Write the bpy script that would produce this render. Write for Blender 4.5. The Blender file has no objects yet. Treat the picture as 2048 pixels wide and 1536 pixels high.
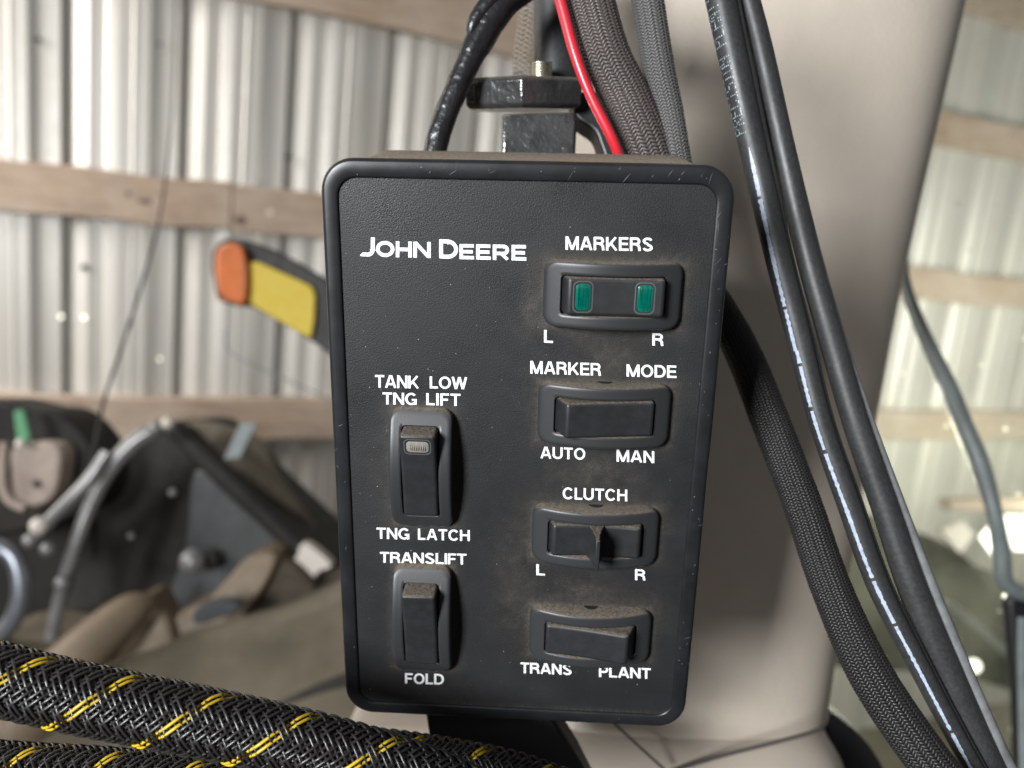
import bpy, bmesh, math, random
from mathutils import Vector, Matrix, noise as mnoise
random.seed(7)
S = bpy.context.scene
COL = S.collection
PI = math.pi

# ------------------------------------------------------------------ camera
F = 1538.0                      # focal length in pixels of the 2048 px wide photograph
CAM = Vector((0.0, 0.0, 2.3))   # eye height inside the tractor cab
_down = Vector((-894, 8500, 1538)).normalized()      # vanishing point of the verticals
_zw = -_down
_f = Vector((0, 0, 1)); _yw = (_f - _f.dot(_zw) * _zw).normalized()
_xw = _yw.cross(_zw)
if _xw.x < 0: _xw = -_xw
def C2W(p):                     # camera axes (right, down, forward) -> world, point
    return Vector((_xw.dot(p), _yw.dot(p), _zw.dot(p))) + CAM
def D2W(p):
    return Vector((_xw.dot(p), _yw.dot(p), _zw.dot(p)))
def P(px, py, d):               # where the thing seen at a pixel stands, d metres ahead
    return C2W(Vector(((px - 1024) / F * d, (py - 768) / F * d, d)))
cd = bpy.data.cameras.new('camera'); cam = bpy.data.objects.new('camera', cd); COL.objects.link(cam)
R = Matrix((D2W(Vector((1, 0, 0))), D2W(Vector((0, -1, 0))), D2W(Vector((0, 0, -1))))).transposed()
cam.matrix_world = Matrix.Translation(CAM) @ R.to_4x4()
cd.sensor_width = 36; cd.lens = F / 2048 * 36
cd.clip_start = 0.005; cd.clip_end = 200
cd.dof.use_dof = True; cd.dof.focus_distance = 0.222; cd.dof.aperture_fstop = cd.lens / 3.3
S.camera = cam

# ------------------------------------------------------------------ light
W = bpy.data.worlds.new('World'); S.world = W; W.use_nodes = True
bg = W.node_tree.nodes['Background']
bg.inputs[0].default_value = (0.97, 0.985, 1.0, 1); bg.inputs[1].default_value = 0.18
def area(name, loc, target, sx, sy, power, col):
    l = bpy.data.lights.new(name, 'AREA'); l.shape = 'RECTANGLE'; l.size = sx; l.size_y = sy
    l.energy = power; l.color = col
    o = bpy.data.objects.new(name, l); COL.objects.link(o)
    o.location = loc; o.rotation_euler = (target - loc).to_track_quat('-Z', 'Y').to_euler()
    return o
PC = P(1050, 850, 0.23)
area('cab_door_light', C2W(Vector((-0.80, -0.14, -0.95))), PC, 0.36, 0.5, 50, (0.95, 0.98, 1.0))
bl = area('left_wall_fill', C2W(Vector((-2.7, -1.2, 0.9))), C2W(Vector((-2.3, -0.9, 1.9))), 1.2, 1.6, 112, (1.0, 0.97, 0.92))  # unseen area lamp added to light the wall from the left
bl.data.spread = math.radians(160)
sp = bpy.data.lights.new('glass_glow_spot', 'SPOT'); sp.energy = 800; sp.spot_size = math.radians(16); sp.spot_blend = 1.0; sp.shadow_soft_size = .12; sp.color = (1.0, 0.97, 0.80)  # unseen spot added in mid-air to make a glow on the dusty pane
so = bpy.data.objects.new('glass_glow_spot', sp); COL.objects.link(so); so.location = C2W(Vector((1.0, .22, 2.3)))
so.rotation_euler = (P(2080, 1010, .66) - so.location).to_track_quat('-Z', 'Y').to_euler()
area('right_wall_fill', C2W(Vector((2.5, .2, 2.3))), C2W(Vector((1.9, -.3, 3.6))), 1.0, 1.4, 38, (1.0, 0.99, 0.92))  # unseen area lamp added to brighten the right part of the wall
S.view_settings.view_transform = 'Standard'; S.view_settings.look = 'None'
S.view_settings.exposure = 0.0; S.view_settings.gamma = 1.0

# ------------------------------------------------------------------ materials
def mat(name, col, rough=0.5, metal=0.0, bump=None, var=None, dust=None, spec=0.5, coat=0.0, attr=None, scratch=0.0, coords='Object'):
    """bump=(scale,strength,dist,kind)  var=(scale,amount,col2)  dust=(col, amount on upward faces)"""
    m = bpy.data.materials.new(name); m.use_nodes = True
    nt = m.node_tree; N = nt.nodes; L = nt.links
    b = N['Principled BSDF']
    b.inputs['Base Color'].default_value = (*col, 1); b.inputs['Roughness'].default_value = rough
    b.inputs['Metallic'].default_value = metal; b.inputs['Specular IOR Level'].default_value = spec
    b.inputs['Coat Weight'].default_value = coat; b.inputs['Coat Roughness'].default_value = 0.12
    tc = N.new('ShaderNodeTexCoord'); out = tc.outputs[coords]
    cur = None
    def mixc(fac, a, c2):
        x = N.new('ShaderNodeMix'); x.data_type = 'RGBA'
        if hasattr(fac, 'is_output'): L.new(fac, x.inputs[0])
        else: x.inputs[0].default_value = fac
        if a is None: x.inputs[6].default_value = (*col, 1)
        else: L.new(a, x.inputs[6])
        x.inputs[7].default_value = (*c2, 1)
        return x.outputs[2]
    def noise(scale, detail=4, rough_=0.6, vec=None):
        n = N.new('ShaderNodeTexNoise'); n.inputs['Scale'].default_value = scale
        n.inputs['Detail'].default_value = detail; n.inputs['Roughness'].default_value = rough_
        L.new(vec or out, n.inputs['Vector']); return n.outputs[0]
    def ramp(x, lo, hi, a=0.0, c=1.0):
        r = N.new('ShaderNodeMapRange'); L.new(x, r.inputs[0])
        r.inputs[1].default_value = lo; r.inputs[2].default_value = hi
        r.inputs[3].default_value = a; r.inputs[4].default_value = c
        return r.outputs[0]
    def mul(a, c2, op='MULTIPLY'):
        x = N.new('ShaderNodeMath'); x.operation = op; x.use_clamp = True
        L.new(a, x.inputs[0])
        if hasattr(c2, 'is_output'): L.new(c2, x.inputs[1])
        else: x.inputs[1].default_value = c2
        return x.outputs[0]
    if var:
        for k in range(0, len(var), 3):
            sc, am, c2 = var[k:k + 3]
            v = out
            if isinstance(sc, tuple):
                mp = N.new('ShaderNodeMapping'); mp.inputs['Scale'].default_value = sc; L.new(out, mp.inputs[0])
                v = mp.outputs[0]; sc = 1.0
            cur = mixc(ramp(noise(sc, 5, 0.6, v), 0.38, 0.68, 0, am), cur, c2)
    if scratch:
        for ang, sc in ((0.7, 260), (2.2, 190)):
            mp = N.new('ShaderNodeMapping'); mp.inputs['Rotation'].default_value = (0, 0, ang)
            mp.inputs['Scale'].default_value = (sc * 0.35, sc * 9, sc * .35); L.new(out, mp.inputs[0])
            n1 = noise(1.0, 1, 0.4, mp.outputs[0]); n2 = noise(sc * 0.8, 2, 0.5)
            fac = mul(ramp(n1, 0.70, 0.74, 0, scratch), ramp(n2, 0.56, 0.64, 0, 1))
            cur = mixc(fac, cur, (0.30, 0.31, 0.33))
    specks = None
    dfac = None
    if dust:
        dcol, amt = dust
        g = N.new('ShaderNodeNewGeometry'); sx = N.new('ShaderNodeSeparateXYZ'); L.new(g.outputs['Normal'], sx.inputs[0])
        up = ramp(sx.outputs[2], 0.35, 0.9, 0, amt)
        dfac = mul(up, ramp(noise(1100, 6, 0.85), 0.36, 0.60, 0.12, 1))
        cur = mixc(dfac, cur, dcol)
    if attr:
        at = N.new('ShaderNodeAttribute'); at.attribute_name = attr
        fine = ramp(noise(2600, 3, 0.8), 0.35, 0.65, 0.15, 1.0)
        big = ramp(noise(160, 4, 0.6), 0.3, 0.7, 0.45, 1.0)
        fac = mul(mul(at.outputs['Fac'], fine), big)
        cur = mixc(fac, cur, (0.17, 0.138, 0.105))
        sp = ramp(noise(1500, 1, 0.3), 0.80, 0.84, 0, 0.8)
        cur = mixc(sp, cur, (0.5, 0.5, 0.48))
        dfac = fac
    if cur is not None: L.new(cur, b.inputs['Base Color'])
    if dfac is not None:
        rr_ = ramp(dfac, 0, 0.6, rough, 0.95)
        if attr:
            ad_ = N.new('ShaderNodeMath'); ad_.operation = 'ADD'
            L.new(rr_, ad_.inputs[0]); L.new(ramp(noise(34, 3, 0.55), 0.42, 0.66, 0.05, -0.13), ad_.inputs[1]); rr_ = ad_.outputs[0]
        L.new(rr_, b.inputs['Roughness'])
    elif rough > 0.08:
        L.new(ramp(noise(60 if coords == 'Object' else 6, 5, 0.65), 0.3, 0.7, max(0.03, rough * 0.82), min(1, rough * 1.2)), b.inputs['Roughness'])
    if bump:
        h = None
        sc, st, di, kind = bump
        if kind == 'voronoi':
            v = N.new('ShaderNodeTexVoronoi'); v.inputs['Scale'].default_value = sc; v.feature = 'SMOOTH_F1'
            L.new(out, v.inputs['Vector']); h = v.outputs[0]
        else: h = noise(sc, 3, 0.6)
        bp = N.new('ShaderNodeBump'); bp.inputs['Strength'].default_value = st; bp.inputs['Distance'].default_value = di
        L.new(h, bp.inputs['Height']); L.new(bp.outputs[0], b.inputs['Normal'])
    return m

DUST = (0.20, 0.158, 0.115)
M = {}
M['plate'] = mat('face_plate_plastic', (0.0120, 0.0126, 0.0136), 0.45, spec=.32, bump=(2300, 0.6, 0.00018, 'noise'), var=(38, .6, (.019, .020, .022)), attr='dust')
M['bezel'] = mat('bezel_plastic', (0.0095, 0.0100, 0.0110), 0.34, spec=.42, bump=(2200, 0.12, 0.0001, 'noise'), var=(90, 0.5, (0.02, 0.0215, 0.025)))
M['housing'] = mat('housing_plastic', (0.02, 0.022, 0.026), 0.45, bump=(1800, 0.4, 0.0002, 'noise'), dust=((.32, .25, .175), 0.95))
M['frame'] = mat('switch_frame_plastic', (0.025, 0.0258, 0.0275), 0.40, spec=.45, bump=(2600, 0.16, 0.0001, 'noise'), dust=(DUST, 0.75))
M['rocker'] = mat('rocker_plastic', (0.0150, 0.0155, 0.0168), 0.42, spec=.45, bump=(2600, 0.10, 0.0001, 'noise'), dust=(DUST, 0.7), var=(220, 0.5, (0.028, 0.029, 0.032)))
M['slot'] = mat('slot_black', (0.004, 0.004, 0.004), 0.8)
M['scuff'] = mat('scuffed_plastic', (0.13, 0.13, 0.13), 0.7)
M['white'] = mat('white_print', (0.86, 0.87, 0.87), 0.55, var=(1400, .8, (.52, .52, .50)), bump=(2500, 0.2, 0.0001, 'noise'))
M['green_lens'] = mat('green_lens', (0.0, 0.13, 0.09), 0.18, coat=0.6, var=((2600, 120, 300), 0.9, (0.0, 0.045, 0.035)))
M['lens_rim'] = mat('lens_rim', (0.07, 0.075, 0.07), 0.35)
M['clear_lens'] = mat('clear_lens', (0.24, 0.22, 0.195), 0.2, coat=0.5, var=(900, 0.6, (0.14, 0.13, 0.115)))
M['rubber'] = mat('cord_rubber', (0.016, 0.0165, 0.018), 0.5, var=(40, 0.5, (0.03, 0.03, 0.03), 900, .5, (.05, .048, .045)), bump=(600, .15, .0003, 'noise'))
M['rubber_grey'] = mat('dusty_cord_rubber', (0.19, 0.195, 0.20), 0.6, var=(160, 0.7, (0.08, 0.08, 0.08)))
M['print_blue'] = mat('cord_print', (0.36, 0.42, 0.48), 0.6, var=(800, 0.9, (0.08, 0.09, 0.1)))
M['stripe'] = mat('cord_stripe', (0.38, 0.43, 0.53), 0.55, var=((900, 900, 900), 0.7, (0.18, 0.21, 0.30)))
M['red'] = mat('red_wire', (0.55, 0.014, 0.028), 0.36, var=(300, .5, (.40, .02, .03)), coat=0.3)
M['tape'] = mat('electrical_tape', (0.010, 0.010, 0.011), 0.32, bump=(320, 0.6, 0.0008, 'noise'), coat=.1)
M['strand_black'] = mat('black_strand', (0.020, 0.018, 0.017), 0.34, coat=0.12)
M['strand_grey'] = mat('grey_strand', (0.095, 0.091, 0.089), 0.42)
M['strand_brown'] = mat('brown_strand', (0.080, 0.066, 0.062), 0.38)
M['strand_dark'] = mat('dark_strand', (0.018, 0.017, 0.017), 0.45)
M['strand_pale'] = mat('pale_strand', (0.24, 0.20, 0.16), 0.4)
M['yellow'] = mat('yellow_strand', (0.55, 0.37, 0.02), 0.35)
M['core'] = mat('sleeve_core', (0.008, 0.008, 0.008), 0.8)
M['metal_dark'] = mat('painted_bracket', (0.13, 0.13, 0.13), 0.22, metal=0.75, var=(140, 0.7, (0.05, 0.05, 0.048)), bump=(260, .5, .0012, 'noise'), dust=((.3, .26, .2), .7))
M['black_metal'] = mat('black_bracket', (0.012, 0.012, 0.013), 0.4)
M['steel'] = mat('bolt_steel', (0.60, 0.57, 0.50), 0.35, metal=1.0)
M['beige'] = mat('post_vinyl', (0.53, 0.46, 0.385), 0.42, bump=(620, 0.25, 0.0005, 'voronoi'), var=(7, 0.5, (0.45, 0.39, 0.325), 60, .2, (.38, .33, .28)))
M['console'] = mat('console_plastic', (0.48, 0.415, 0.345), 0.5, var=(9, 0.3, (0.30, 0.25, 0.22)), bump=(900, .25, .0005, 'noise'))
M['seam'] = mat('seam_dark', (0.05, 0.04, 0.035), 0.7)
M['sheet'] = mat('barn_sheet_metal', (0.58, 0.56, 0.52), 0.42, metal=0.25, var=((26, 26, 0.5), 0.6, (0.45, 0.425, 0.39), 5.0, 0.4, (0.54, 0.49, 0.42)))
M['wood'] = mat('girt_wood', (0.40, 0.30, 0.22), 0.8, var=((2.2, 20, 40), 0.8, (0.27, 0.18, 0.13), 3.0, 0.6, (0.55, 0.47, 0.40)))
M['knot'] = mat('wood_knot', (0.14, 0.10, 0.085), 0.8)
M['ground'] = mat('dirt_floor', (0.10, 0.08, 0.05), 0.9, var=(1.6, 0.8, (0.055, 0.05, 0.03), 14, .6, (.13, .105, .07)), bump=(20, .6, .02, 'noise'))
M['orange'] = mat('orange_lens', (0.56, 0.15, 0.035), 0.4, var=(50, 0.8, (0.38, 0.11, 0.04)))
M['yellow_refl'] = mat('yellow_reflector', (0.52, 0.385, 0.055), 0.6, spec=.2, var=(9, .3, (.55, .40, .04)))
M['arm'] = mat('arm_black', (0.025, 0.023, 0.02), 0.6, spec=.3, var=(30, .6, (.045, .042, .036)))
M['mach'] = mat('machine_dark', (0.010, 0.009, 0.008), 0.7, spec=.3, var=(9, .6, (.028, .023, .019)))
M['mach_blue'] = mat('machine_sheet', (0.058, 0.062, 0.066), 0.55, spec=.3, var=(8, .7, (.015, .014, .013)))
M['grey_tube'] = mat('grey_tube', (0.17, 0.165, 0.165), 0.3, metal=.3, var=(22, .6, (.30, .29, .28)))
M['chrome'] = mat('chrome_tube', (0.30, 0.32, 0.35), 0.35, metal=.8, var=(10, .6, (.25, .26, .3)))
M['tan'] = mat('tan_fender', (0.16, 0.115, 0.072), 0.6, var=(6, .7, (.10, .07, .046), 22, .5, (.20, .15, .10)))
M['olive'] = mat('olive_cover', (0.105, 0.088, 0.06), 0.75, var=(5, .7, (.07, .054, .034), 18, .6, (.14, .115, .078)))
M['shade_brown'] = mat('shade_wedge_brown', (0.06, 0.045, 0.03), 0.7, spec=.3, var=(9, .6, (.035, .027, .02)))
M['hook'] = mat('rusty_hook', (0.40, 0.32, 0.27), 0.6, var=(25, .7, (.25, .19, .155)))
M['strap'] = mat('green_strap', (0.06, 0.22, 0.10), 0.6)
M['pale'] = mat('pale_tip', (0.58, 0.52, 0.46), 0.5)
M['machgreen'] = mat('machine_green', (0.016, 0.020, 0.014), 0.6, spec=.3, var=(5, .7, (.02, .022, .016)))
M['cable_grey'] = mat('grey_cable', (0.21, 0.24, 0.245), 0.4, var=(60, .6, (.12, .13, .13)))
def emit(name, col, st):
    m = bpy.data.materials.new(name); m.use_nodes = True; nt = m.node_tree
    e = nt.nodes.new('ShaderNodeEmission'); e.inputs[0].default_value = (*col, 1); e.inputs[1].default_value = st
    nt.links.new(e.outputs[0], nt.nodes['Material Output'].inputs[0]); return m
M['daylight'] = emit('daylight', (1.0, 1.0, 0.86), 3.5)
M['dot_emit'] = emit('bright_dot_emission', (1.0, 0.98, 0.8), 3.0)  # even emission shared by the wall dots and the reflection ball

def glassmat():
    m = bpy.data.materials.new('dusty_glass'); m.use_nodes = True; nt = m.node_tree; N = nt.nodes; L = nt.links
    for n in list(N):
        if n.type != 'OUTPUT_MATERIAL': N.remove(n)
    o = [n for n in N if n.type == 'OUTPUT_MATERIAL'][0]
    tr = N.new('ShaderNodeBsdfTransparent'); tr.inputs[0].default_value = (0.93, 0.97, 0.93, 1)
    tl = N.new('ShaderNodeBsdfTranslucent'); tl.inputs[0].default_value = (0.75, 0.78, 0.62, 1)
    df = N.new('ShaderNodeBsdfDiffuse'); df.inputs[0].default_value = (0.6, 0.62, 0.5, 1)
    mx0 = N.new('ShaderNodeMixShader'); mx0.inputs[0].default_value = .5
    L.new(tl.outputs[0], mx0.inputs[1]); L.new(df.outputs[0], mx0.inputs[2])
    gl = N.new('ShaderNodeBsdfGlossy'); gl.inputs['Roughness'].default_value = 0.05
    tc = N.new('ShaderNodeTexCoord')
    n1 = N.new('ShaderNodeTexNoise'); n1.inputs['Scale'].default_value = 9; n1.inputs['Detail'].default_value = 6; L.new(tc.outputs['Object'], n1.inputs[0])
    r1 = N.new('ShaderNodeMapRange'); L.new(n1.outputs[0], r1.inputs[0]); r1.inputs[1].default_value = .35; r1.inputs[2].default_value = .7
    r1.inputs[3].default_value = .02; r1.inputs[4].default_value = .15
    v = N.new('ShaderNodeTexVoronoi'); v.inputs['Scale'].default_value = 34; L.new(tc.outputs['Object'], v.inputs[0])
    r2 = N.new('ShaderNodeMapRange'); L.new(v.outputs[0], r2.inputs[0]); r2.inputs[1].default_value = .05; r2.inputs[2].default_value = .11
    r2.inputs[3].default_value = .5; r2.inputs[4].default_value = 0
    ad = N.new('ShaderNodeMath'); ad.operation = 'MAXIMUM'; L.new(r1.outputs[0], ad.inputs[0]); L.new(r2.outputs[0], ad.inputs[1])
    mx = N.new('ShaderNodeMixShader'); L.new(ad.outputs[0], mx.inputs[0]); L.new(tr.outputs[0], mx.inputs[1]); L.new(mx0.outputs[0], mx.inputs[2])
    m2 = N.new('ShaderNodeMixShader'); m2.inputs[0].default_value = .03; L.new(mx.outputs[0], m2.inputs[1]); L.new(gl.outputs[0], m2.inputs[2])
    L.new(m2.outputs[0], o.inputs[0]); return m
M['glass'] = glassmat()

# ------------------------------------------------------------------ helpers
def tag(o, label, cat, group=None, kind=None):
    if cat and not kind: kind = 'thing'
    if label: o['label'] = label
    if cat: o['category'] = cat
    if group: o['group'] = group
    if kind: o['kind'] = kind
    return o
def obj(name, bm, m, parent=None, smooth=True, angle=35, bevel=None, bseg=3):
    me = bpy.data.meshes.new(name)
    if isinstance(bm, bmesh.types.BMesh):
        bmesh.ops.recalc_face_normals(bm, faces=bm.faces[:])
        bm.to_mesh(me); bm.free()
    else:
        me.from_pydata(bm[0], [], bm[1]); me.update()
    me.materials.append(m)
    o = bpy.data.objects.new(name, me); COL.objects.link(o)
    if smooth:
        me.polygons.foreach_set('use_smooth', [True] * len(me.polygons))
        try: me.set_sharp_from_angle(angle=math.radians(angle))
        except Exception: pass
    if bevel:
        b = o.modifiers.new('bevel', 'BEVEL'); b.width = bevel; b.segments = bseg; b.limit_method = 'ANGLE'; b.angle_limit = math.radians(32)
        b.harden_normals = False
    if parent is not None: o.parent = parent
    return o
def empty(name, loc, label, cat, group=None):
    o = bpy.data.objects.new(name, None); COL.objects.link(o); o.location = loc; o.empty_display_size = 0.02
    return tag(o, label, cat, group)
def wobj(name, bm, m, root, **k):     # world-space mesh parented to an Empty that only has a location
    if root is not None: bmesh.ops.translate(bm, verts=bm.verts[:], vec=-root.location)
    return obj(name, bm, m, root, **k)

def catmull(pts, n):
    """pts: list of tuples (Vector, r) -> n samples per span"""
    out = []
    for i in range(len(pts) - 1):
        p0 = pts[max(i - 1, 0)]; p1 = pts[i]; p2 = pts[i + 1]; p3 = pts[min(i + 2, len(pts) - 1)]
        for k in range(n):
            t = k / n
            def cr(a, b, c, d): return 0.5 * ((2 * b) + (c - a) * t + (2 * a - 5 * b + 4 * c - d) * t * t + (3 * b - a - 3 * c + d) * t ** 3)
            out.append((cr(p0[0], p1[0], p2[0], p3[0]), cr(p0[1], p1[1], p2[1], p3[1])))
    out.append(pts[-1]); return out
def frames(path):
    """parallel-transport frames"""
    res = []; up = None
    for i, (p, r) in enumerate(path):
        a = path[max(i - 1, 0)][0]; b = path[min(i + 1, len(path) - 1)][0]
        t = (b - a).normalized()
        if up is None:
            up = Vector((0, -1, 0.1)); up = (up - up.dot(t) * t).normalized()
        else: up = (up - up.dot(t) * t).normalized()
        res.append((p, r, t, up, t.cross(up)))
    return res
def tube(bm, pts, n=8, seg=16, fn=None, cap=True, sx=1.0):
    fr = frames(catmull(pts, n)); rings = []
    dist = 0; last = None
    for (p, r, t, u, v) in fr:
        if last is not None: dist += (p - last).length
        last = p; ring = []
        for k in range(seg):
            a = 2 * PI * k / seg
            rr = r * (fn(dist, a) if fn else 1)
            ring.append(bm.verts.new(p + u * math.cos(a) * rr + v * math.sin(a) * rr * sx))
        rings.append(ring)
    for A, B in zip(rings, rings[1:]):
        for k in range(seg):
            bm.faces.new((A[k], A[(k + 1) % seg], B[(k + 1) % seg], B[k]))
    if cap: bm.faces.new(rings[0][::-1]); bm.faces.new(rings[-1])
    return bm
def pxr(wpx, d): return wpx / 2 / F * d
def ppath(lst):      # (px, py, depth, width_px)
    return [(P(x, y, d), pxr(w, d)) for x, y, d, w in lst]
def ext(lst, L_=130):     # carries a cable on past the top of the frame
    a, b = lst[0], lst[1]; dx, dy = a[0] - b[0], a[1] - b[1]; k = L_ / math.hypot(dx, dy)
    return [(a[0] + dx * k, a[1] + dy * k, a[2], a[3])] + list(lst)
def slab(lst, thick, bm=None):
    """outline seen at pixels, each corner with its own distance, extruded away from the viewer"""
    bm = bm or bmesh.new()
    f = [P(x, y, d) for x, y, d in lst]
    back = D2W(Vector((0, 0, 1))) * thick
    A = [bm.verts.new(p) for p in f]; B = [bm.verts.new(p + back) for p in f]
    bm.faces.new(A); bm.faces.new(B[::-1])
    n = len(A)
    for i in range(n): bm.faces.new((A[i], B[i], B[(i + 1) % n], A[(i + 1) % n]))
    return bm
def smooth_outline(lst, n=5):
    pts = [(Vector((x, y, d)), 0) for x, y, d in lst]; m_ = len(pts); out = []
    for i in range(m_):
        seq = [pts[(i - 1) % m_], pts[i], pts[(i + 1) % m_], pts[(i + 2) % m_]]
        for k in range(n):
            t = k / n; a, b, c, d = [s[0] for s in seq]
            q = 0.5 * ((2 * b) + (c - a) * t + (2 * a - 5 * b + 4 * c - d) * t * t + (3 * b - a - 3 * c + d) * t ** 3)
            out.append((q.x, q.y, q.z))
    return out
def box(bm, c, s, rot=None):
    vs = []
    for z in (-1, 1):
        for y in (-1, 1):
            for x in (-1, 1):
                v = Vector((x * s[0] / 2, y * s[1] / 2, z * s[2] / 2))
                if rot: v = rot @ v
                vs.append(bm.verts.new(v + Vector(c)))
    for f in ((0, 2, 3, 1), (4, 5, 7, 6), (0, 1, 5, 4), (2, 6, 7, 3), (0, 4, 6, 2), (1, 3, 7, 5)):
        bm.faces.new([vs[i] for i in f])
    return bm

def braid(root, pts, N, lead, rs, mats, tracers=(), names=('braid', 'tracer'), seg=5, samp=6, amp=None, turns_n=6, flat=0.6, core=True, ends=1):
    """woven sleeve: N strands each way round, 2/2 twill, lead = axial length of a turn"""
    path = catmull(pts, turns_n); fr = frames(path)
    s = [0]
    for a, b in zip(fr, fr[1:]): s.append(s[-1] + (b[0] - a[0]).length)
    total = s[-1]
    def at(d):
        d = min(max(d, 0), total * 0.999999)
        import bisect
        i = bisect.bisect_right(s, d) - 1; i = min(i, len(fr) - 2)
        t = (d - s[i]) / (s[i + 1] - s[i]); A, B = fr[i], fr[i + 1]
        p = A[0].lerp(B[0], t); r = A[1] * (1 - t) + B[1] * t
        u = A[3].lerp(B[3], t).normalized(); v = A[4].lerp(B[4], t).normalized(); tt = A[2].lerp(B[2], t).normalized()
        return p, r, tt, u, v
    main = bmesh.new(); tra = bmesh.new()
    am = amp or rs * 0.8
    nturn = total / lead
    per_turn = 2 * N / 4 * samp
    cnt = int(nturn * per_turn) + 1
    cache = [at(total * i / cnt) for i in range(cnt + 1)]
    for dirn in (1, -1):
        for k, eo in [(a_, b_) for a_ in range(N) for b_ in range(ends)]:
            rings = []; dth = 2 * PI / N * ((eo + .5) / ends - .5) 
            tgt = tra if (dirn, k) in tracers else main
            for i in range(cnt + 1):
                d = total * i / cnt
                th = dirn * 2 * PI * d / lead + 2 * PI * k / N
                # lattice phase: which crossing strand is met
                q = (th - (-dirn) * 2 * PI * d / lead) * N / (2 * PI)
                ph = 2 * PI * (q + (k if dirn == 1 else k)) / 4 if dirn == 1 else 2 * PI * (-q + k + 2) / 4
                if dirn == -1:
                    q2 = (th - 2 * PI * d / lead) * N / (2 * PI)      # index of the + strand met
                    ph = 2 * PI * (k + q2) / 4 + PI
                h = am * (1 + .35 * mnoise.noise(Vector((d * 90, k * 1.7, 9)))) * max(-0.75, min(0.75, 1.2 * math.sin(ph)))
                p, r, t, u, v = cache[i]
                rad = r + h
                th += dth + .028 * mnoise.noise(Vector((k * 3.1 + eo, d * 160, dirn * 5.0)))
                e = u * math.cos(th) + v * math.sin(th)
                g = -u * math.sin(th) + v * math.cos(th)
                ctr = p + e * rad
                tan = (t + g * dirn * 2 * PI * r / lead).normalized()
                side = tan.cross(e).normalized()
                ring = []
                for j in range(seg):
                    a = 2 * PI * j / seg
                    ring.append(tgt.verts.new(ctr + side * math.cos(a) * rs + e * math.sin(a) * rs * flat))
                rings.append(ring)
            for A, B in zip(rings, rings[1:]):
                for j in range(seg): tgt.faces.new((A[j], A[(j + 1) % seg], B[(j + 1) % seg], B[j]))
    o = wobj(names[0], main, mats[0], root, angle=180); o['kind'] = 'stuff'
    if tracers: wobj(names[1], tra, mats[1], root, angle=180)
    else: tra.free()
    if core:
        cb = bmesh.new(); tube(cb, [(p, max(r - am * 1.2 - rs * .5, r * .7)) for p, r in pts], n=turns_n, seg=20)
        wobj('core', cb, M['core'], root)

# ------------------------------------------------------------------ setting: ground, barn wall
bm = bmesh.new()
g = 40
for x, y in ((-g, -g), (g, -g), (g, g), (-g, g)): bm.verts.new((x, y, 0))
bm.faces.new(bm.verts[:]); o = obj('ground', bm, M['ground'], smooth=False); o['kind'] = 'structure'

# barn wall frame: U runs to the right and away, Wn faces the viewer
w0 = P(321, 401, 2.3)
U = D2W(Vector((3676, 115, 1538))); U.z = 0; U.normalize()
Wn = Vector((U.y, -U.x, 0))
if Wn.dot(CAM - w0) < 0: Wn = -Wn
def wall_uz(px, py):
    r = (P(px, py, 1) - CAM); t = (w0 - CAM).dot(Wn) / r.dot(Wn); q = CAM + r * t - w0
    return q.dot(U), q.z
def wp(u, w, z): return w0 + U * u + Wn * w + Vector((0, 0, z))
PER = 0.305
ph0 = wall_uz(130, 330)[0]
print('wall phase', ph0, wall_uz(340, 300)[0], wall_uz(535, 300)[0], wall_uz(2100, 300), wall_uz(-100, 300), 'z range', wall_uz(300, 0), wall_uz(300, 1536))
prof = [(0.0, -.012), (.035, -.004), (.06, .002), (.19, .013), (.215, .012), (.32, .012), (.34, .014), (.42, .018), (.435, .0185), (.55, .0175), (.56, .019), (.58, .019), (.59, .0175), (.70, .0175), (.78, .009), (.80, .0085), (.93, .0085), (.955, .009), (.97, -.010), (1.0, -.012)]
wall = empty('barn_wall', wp(0, 0, -w0.z), 'ribbed off-white metal barn wall with three weathered wooden rails nailed across', 'wall')
k = -4
sheet_i = 0
zb, zt = -w0.z, 2.2
while k < 22:
    bm = bmesh.new(); prev = None; n = 3
    for j in range(n):
        for fr_, h in prof:
            if j and fr_ == 0.0: continue
            u = ph0 + (k + j + fr_) * PER
            off = 0.003 * (sheet_i % 2)
            a = bm.verts.new(wp(u, -0.034 + h * 1.6 + off, zb)); b = bm.verts.new(wp(u, -0.034 + h * 1.6 + off, zt))
            if prev: bm.faces.new((prev[0], a, b, prev[1]))
            prev = (a, b)
    # turned-in sheet edge
    u = ph0 + (k + n) * PER
    a = bm.verts.new(wp(u, -0.045, zb)); b = bm.verts.new(wp(u, -0.045, zt)); bm.faces.new((prev[0], a, b, prev[1]))
    wobj('metal_sheet', bm, M['sheet'], wall, angle=12)
    k += n; sheet_i += 1
def girt(zc, u0, u1, h=0.14, t=0.04, extra=0):
    bm = bmesh.new(); nseg = 40
    rings = []
    for i in range(nseg + 1):
        u = u0 + (u1 - u0) * i / nseg; ww = 0.004 * math.sin(i * 1.3) + .003 * math.sin(i * .5)
        rings.append([bm.verts.new(wp(u, .0 + extra, zc - h / 2 + ww)), bm.verts.new(wp(u, t + extra, zc - h / 2 + ww)), bm.verts.new(wp(u, t + extra, zc + h / 2 + ww)), bm.verts.new(wp(u, 0 + extra, zc + h / 2 + ww))])
    for A, B in zip(rings, rings[1:]):
        for j in range(4): bm.faces.new((A[j], B[j], B[(j + 1) % 4], A[(j + 1) % 4]))
    bm.faces.new(rings[0]); bm.faces.new(rings[-1][::-1])
    return wobj('girt', bm, M['wood'], wall, bevel=.004, bseg=2)
umin, umax = -3, 6
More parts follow.
